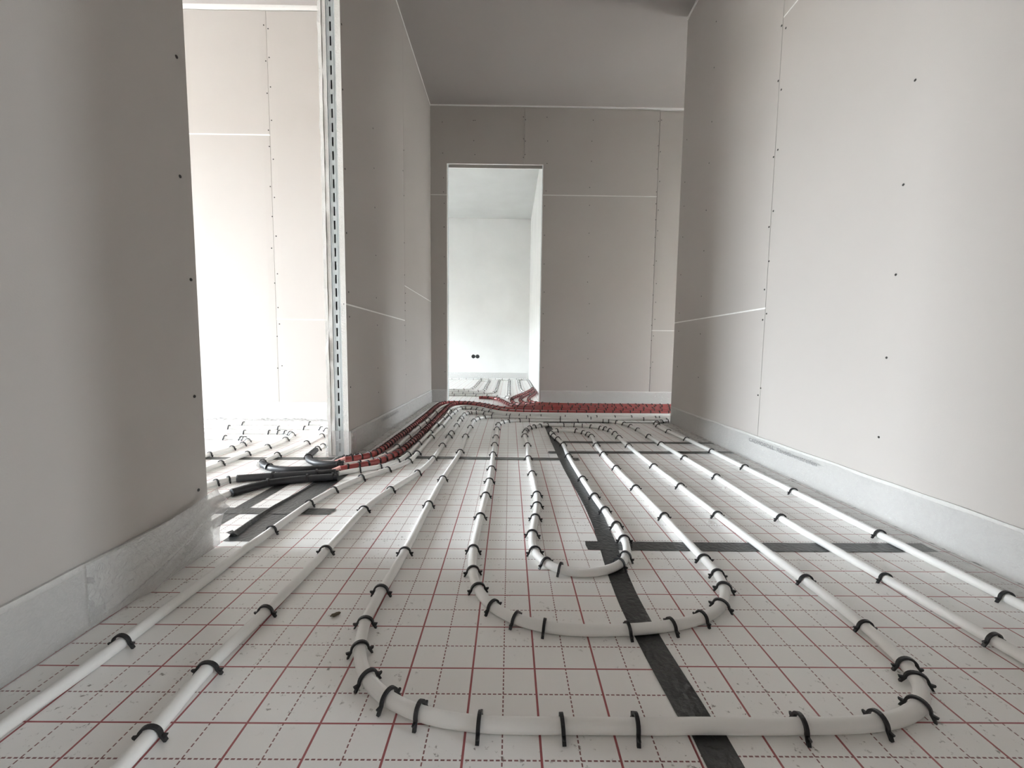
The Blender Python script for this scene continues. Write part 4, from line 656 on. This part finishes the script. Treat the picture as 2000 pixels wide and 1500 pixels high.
# open split mouths of the two near red sleeves
for k_, o in reds[:2]:
    D = DENSE[k_]; t = (D[0] - D[6]).normalized(); n_ = Vector((t.y, -t.x, 0)); mb = MB(); vs = []
    for i in range(7):
        s = i * 0.007; sp = 0.4 + 0.9 * (i / 6)
        for j in range(9):
            a = math.pi * (0.05 - 0.35 * i / 6) + math.pi * (0.9 + 0.2 * i / 6) * j / 8
            rr = 0.0152 - 0.0004 * i
            vs.append(D[0] + t * s + n_ * math.cos(a) * rr + Vector((0, 0, 1)) * (math.sin(a) * rr * (1 - 0.08 * i) - 0.002 * i * 0.3))
    vs = [Vector((p.x, p.y, max(0.001, p.z))) for p in vs]
    mb.add(vs, [(i * 9 + j, i * 9 + j + 1, i * 9 + 10 + j, i * 9 + 9 + j) for i in range(6) for j in range(8)], 0, True)
    q = mb.build('split_mouth', redpale, parent=o); q['label'] = 'pale split mouth of the red sleeve'
# dark bands round the red sleeves
bm_ = MB(); vs = []
for i in range(11):
    a = math.pi * (-0.08 + 1.16 * i / 10); c_, s_ = math.cos(a), math.sin(a)
    for yy, rr in ((-0.0034, 0.0150), (-0.0034, 0.0188), (0.0034, 0.0188), (0.0034, 0.0150)):
        vs.append((c_ * rr, yy, s_ * rr))
fs = [(i * 4 + k, i * 4 + (k + 1) % 4, i * 4 + 4 + (k + 1) % 4, i * 4 + 4 + k) for i in range(10) for k in range(4)] + [(0, 1, 2, 3), (40, 41, 42, 43)]
bme = bpy.data.meshes.new('band'); bme.from_pydata(vs, [], fs); bme.materials.append(bandm)
for k_, o in reds:
    D = DENSE[k_]; T = tangents(D); s = 0.0; nxt = 0.03; rnd = random.Random(k_)
    for i in range(1, len(D)):
        s += (D[i] - D[i - 1]).length
        if s >= nxt:
            if D[i].x > 1.75: break
            q = link('band', bme, o, D[i]); q.rotation_euler.z = math.atan2(T[i].y, T[i].x) - math.pi / 2 + rnd.uniform(-.18, .18)
            q.rotation_euler.x = rnd.uniform(-.25, .05)
            nxt = s + rnd.uniform(0.036, 0.052) * (1.0 if k_ in ('red1', 'red2') and D[i].x < -0.3 else 1.7)
# tie bands on the black sleeves
tme = bpy.data.meshes.new('tie'); tme.from_pydata([tuple(Vector(v) * 0.98) for v in vs], [], fs); tme.materials.append(clipm)
for q, fr in ((sl[0], (0.05, 0.62)), (sl[1], (0.06, 0.78)), (sl[2], (0.20, 0.66)), (sl[3], (0.05, 0.30, 0.66))):
    key = 's%d' % (sl.index(q) + 1); D = DENSE[key]; T = tangents(D)
    for f_ in fr:
        i = int(f_ * (len(D) - 1)); t = link('tie', tme, q, D[i]); t.rotation_euler.z = math.atan2(T[i].y, T[i].x) - math.pi / 2

# far room loops seen through the doorway
FR = {
 'f1': ([(0.36, 4.85), (0.365, 5.4), (0.365, 6.35), (0.33, 6.46), (0.27, 6.46), (0.21, 6.35), (0.20, 5.4), (0.20, 4.75), (0.23, 4.4), (0.30, 4.1)], 'rightmost white pipe bend on the far room floor'),
 'f2': ([(0.05, 3.95), (0.05, 4.4), (0.05, 5.4), (0.05, 6.25), (0.01, 6.36), (-0.06, 6.36), (-0.11, 6.25), (-0.11, 5.2), (-0.12, 4.4), (-0.20, 4.22), (-0.5, 4.18), (-1.2, 4.18)], 'middle white pipe bend on the far room floor'),
 'f3': ([(-1.6, 4.40), (-0.5, 4.40), (-0.32, 4.44), (-0.26, 4.6), (-0.265, 5.2), (-0.27, 6.05), (-0.31, 6.16), (-0.38, 6.16), (-0.42, 6.05), (-0.41, 5.2), (-0.43, 4.75), (-0.52, 4.62), (-0.8, 4.6), (-1.6, 4.6)], 'left white pipe bend on the far room floor'),
 'f4': ([(-1.8, 6.45), (-0.5, 6.45), (-0.45, 6.52), (0.2, 6.55), (0.37, 6.52)], 'pipe along the far room back wall'),
 'f5': ([(-1.6, 3.98), (-0.6, 3.98), (-0.2, 3.95), (0.0, 3.86), (0.06, 3.72)], 'front white pipe run on the far room floor'),
}
for k_, (pp, lb) in FR.items():
    PATHS[k_] = pp; pipe(k_, lb, step=0.04)

# ------------------------------------------------------------------ tacker clips
def make_clip():
    mb = MB(); R0, zc = 0.0132, 0.0100; prof = []
    prof.append((-0.0185, 0.0)); prof.append((-0.0160, 0.0055))
    for i in range(13):
        a = math.pi * (1 - i / 12); prof.append((math.cos(a) * R0, zc + math.sin(a) * R0))
    prof.append((0.0160, 0.0055)); prof.append((0.0185, 0.0))
    n = len(prof); vs = []
    for i, (x, z) in enumerate(prof):
        p0 = Vector((*prof[max(i - 1, 0)], 0)); p1 = Vector((*prof[min(i + 1, n - 1)], 0)); t = (p1 - p0).normalized(); nx, nz_ = -t.y, t.x
        th = 0.0017; wd = 0.0026
        for q, y in ((-th, -wd), (th, -wd), (th, wd), (-th, wd)): vs.append((x + nx * q, y, z + nz_ * q))
    fs = [(i * 4 + k, i * 4 + (k + 1) % 4, i * 4 + 4 + (k + 1) % 4, i * 4 + 4 + k) for i in range(n - 1) for k in range(4)] + [(0, 1, 2, 3), tuple(4 * n - 4 + k for k in range(4))]
    mb.add([(x, y, max(0.0006, z)) for x, y, z in vs], fs)
    for s in (-1, 1):            # barbs
        mb.add([(s * 0.0142, -0.0022, 0.0105), (s * 0.0142, 0.0022, 0.0105), (s * 0.0165, 0.0022, 0.0055), (s * 0.0165, -0.0022, 0.0055), (s * 0.0212, -0.0016, 0.0104), (s * 0.0212, 0.0016, 0.0104), (s * 0.0205, 0.0016, 0.0078), (s * 0.0205, -0.0016, 0.0078)],
               [(0, 1, 5, 4), (2, 3, 7, 6), (0, 4, 7, 3), (1, 2, 6, 5), (4, 5, 6, 7)])
    me = bpy.data.meshes.new('tacker_clip'); me.from_pydata(mb.v, [], mb.f); me.materials.append(clipm); me.update()
    return me
clip_me = make_clip()
_t = 'first second third fourth fifth sixth seventh eighth ninth tenth eleventh twelfth thirteenth fourteenth fifteenth sixteenth seventeenth eighteenth nineteenth'.split()
ORD = list(_t)
for _d, _w in ((20, 'twent'), (30, 'thirt'), (40, 'fort'), (50, 'fift')): ORD += [_w + 'ieth'] + [_w + 'y-' + q for q in _t[:9]]
rc = random.Random(3)
def place_clip(key, xy, label, group):
    D = DENSE[key]; c = Vector((xy[0], xy[1], 0))
    i = min(range(len(D)), key=lambda j: (D[j].x - c.x) ** 2 + (D[j].y - c.y) ** 2)
    t = (D[min(i + 2, len(D) - 1)] - D[max(i - 2, 0)]).normalized()
    o = link('tacker_clip', clip_me, None, (D[i].x, D[i].y, 0.0), label, 'clip', group)
    o.rotation_euler = (rc.uniform(-0.10, 0.10), 0, math.atan2(t.y, t.x) - math.pi / 2 + rc.uniform(-0.10, 0.10))
    if rc.random() < 0.5: o.rotation_euler.z += math.pi
    s = rc.uniform(0.96, 1.10); o.scale = (rc.uniform(0.97, 1.12), 1.0, s)
SEC = [(10, 'front', 'the second straight white pipe from the right wall'), (9, 'right', 'the back cross run behind the middle loop'), (10, 'back', "the middle loop's left leg"),
       (10, 'left', "the middle loop's front bend"), (7, 'front', "the middle loop's right leg"), (8, 'right', "the short back bend right of the long tape"),
       (7, 'back', "the innermost loop's right leg"), (4, 'right', "the innermost loop's front bend"), (9, 'front', "the innermost loop's left leg"),
       (13, 'left', 'the cross run just behind the innermost loop'), (10, 'back', "the outermost loop's right leg"), (10, 'right', "the outermost loop's front bend"),
       (9, 'front', "the outermost loop's left leg"), (9, 'left', 'the back run just before the red pipes')]
i = 0
for n, frm, what in SEC:
    for k in range(n):
        place_clip('main', CLIPS['main'][i], 'black clip, %s from the %s, on %s' % (ORD[k], frm, what), 'clips on the central nested pipe loops'); i += 1
for key, what, frm, grp in (('a', 'the white pipe closest to the left wall', 'front', 'clips on the pipes near the left wall'), ('b', 'the second white pipe from the left wall', 'front', 'clips on the pipes near the left wall'),
        ('w2', 'the white pipe right of the lower red pipe', 'front', 'clips on the white pipes of the red bundle'), ('w1', 'the white pipe between the two red pipes', 'front', 'clips on the white pipes of the red bundle'),
        ('g', 'the white pipe closest to the right wall', 'front', 'clips on the pipe along the right wall'), ('L1', 'the short pipe behind the partition end', 'front', 'clips in the left room'),
        ('L2', 'the pipe leaving the hooked black sleeve', 'front', 'clips in the left room'), ('L3', "the left room's pipe with the middle bend", 'front', 'clips in the left room'),
        ('L4', "the left room's leftmost bent pipe", 'front', 'clips in the left room'), ('L5', "the left room's last run but one", 'left', 'clips in the left room'),
        ('L6', "the left room's rearmost run", 'left', 'clips in the left room'), ('s3w', 'the white end of the third black sleeve', 'right', 'clips in the left room')):
    for k, xy in enumerate(CLIPS[key]): place_clip(key, xy, 'black clip, %s from the %s, on %s' % (ORD[k], frm, what), grp)
for key in FR:
    D = DENSE[key]; s = 0; nxt = 0.1; cnt = 0
    for i in range(1, len(D)):
        s += (D[i] - D[i - 1]).length
        if s > nxt and -0.95 < D[i].x:
            place_clip(key, D[i], 'tiny clip, %s along the %s' % (ORD[cnt], FR[key][1]), 'clips on the far room floor'); cnt += 1; nxt = s + (0.14 if abs((D[i] - D[i - 1]).normalized().y) > 0.9 else 0.11)

# ------------------------------------------------------------------ socket boxes and small debris
sb = empty('socket_box', (-0.545, 6.70, 0.39), 'black double socket box low on the far room back wall', 'socket box')
for dx in (-0.036, 0.036):
    mb = MB(); n = 20; vs = []; cx = -0.545 + dx
    for (r_, d_) in ((0.034, 0.0), (0.034, 0.003), (0.029, 0.003), (0.027, 0.0012), (0.0, 0.0012)):
        for k in range(n):
            a = 2 * math.pi * k / n; vs.append((cx + r_ * math.cos(a), 6.6995 - d_, 0.39 + r_ * math.sin(a)))
    mb.add(vs, [(j * n + k, j * n + (k + 1) % n, (j + 1) * n + (k + 1) % n, (j + 1) * n + k) for j in range(4) for k in range(n)])
    mb.build('socket_cup', darkm, parent=sb)
def crumb(x, y, r, mat, label, cat, stretch=1.0, rz=0.0):
    bm = bmesh.new(); bmesh.ops.create_icosphere(bm, subdivisions=2, radius=r); rr = random.Random(x * 100 + y)
    for v in bm.verts:
        v.co *= rr.uniform(0.7, 1.2); v.co.x *= stretch; v.co.z *= 0.6
    zmin = min(v.co.z for v in bm.verts)
    for v in bm.verts: v.co.z -= zmin
    me = bpy.data.meshes.new('crumb'); bm.to_mesh(me); bm.free(); me.materials.append(mat)
    o = link('plaster_crumb', me, None, (x, y, 0.0005), label, cat); o.rotation_euler.z = rz
crumb(0.66, 0.672, 0.006, gypsum, 'white plaster crumb left of the outermost loop right leg', 'crumb', 1.4)
crumb(0.672, 0.658, 0.0035, gypsum, 'smaller white crumb beside the larger white crumb', 'crumb')
crumb(0.865, 0.985, 0.006, gypsum, 'white plaster crumb against the second pipe from the right wall', 'crumb', 1.3)
crumb(1.062, 1.40, 0.005, gypsum, 'white plaster crumb against the pipe along the right wall', 'crumb', 1.6)
crumb(-0.276, 0.228, 0.0045, crumbm, 'brown elongated crumb between the two left pipes', 'crumb', 2.2, 0.6)
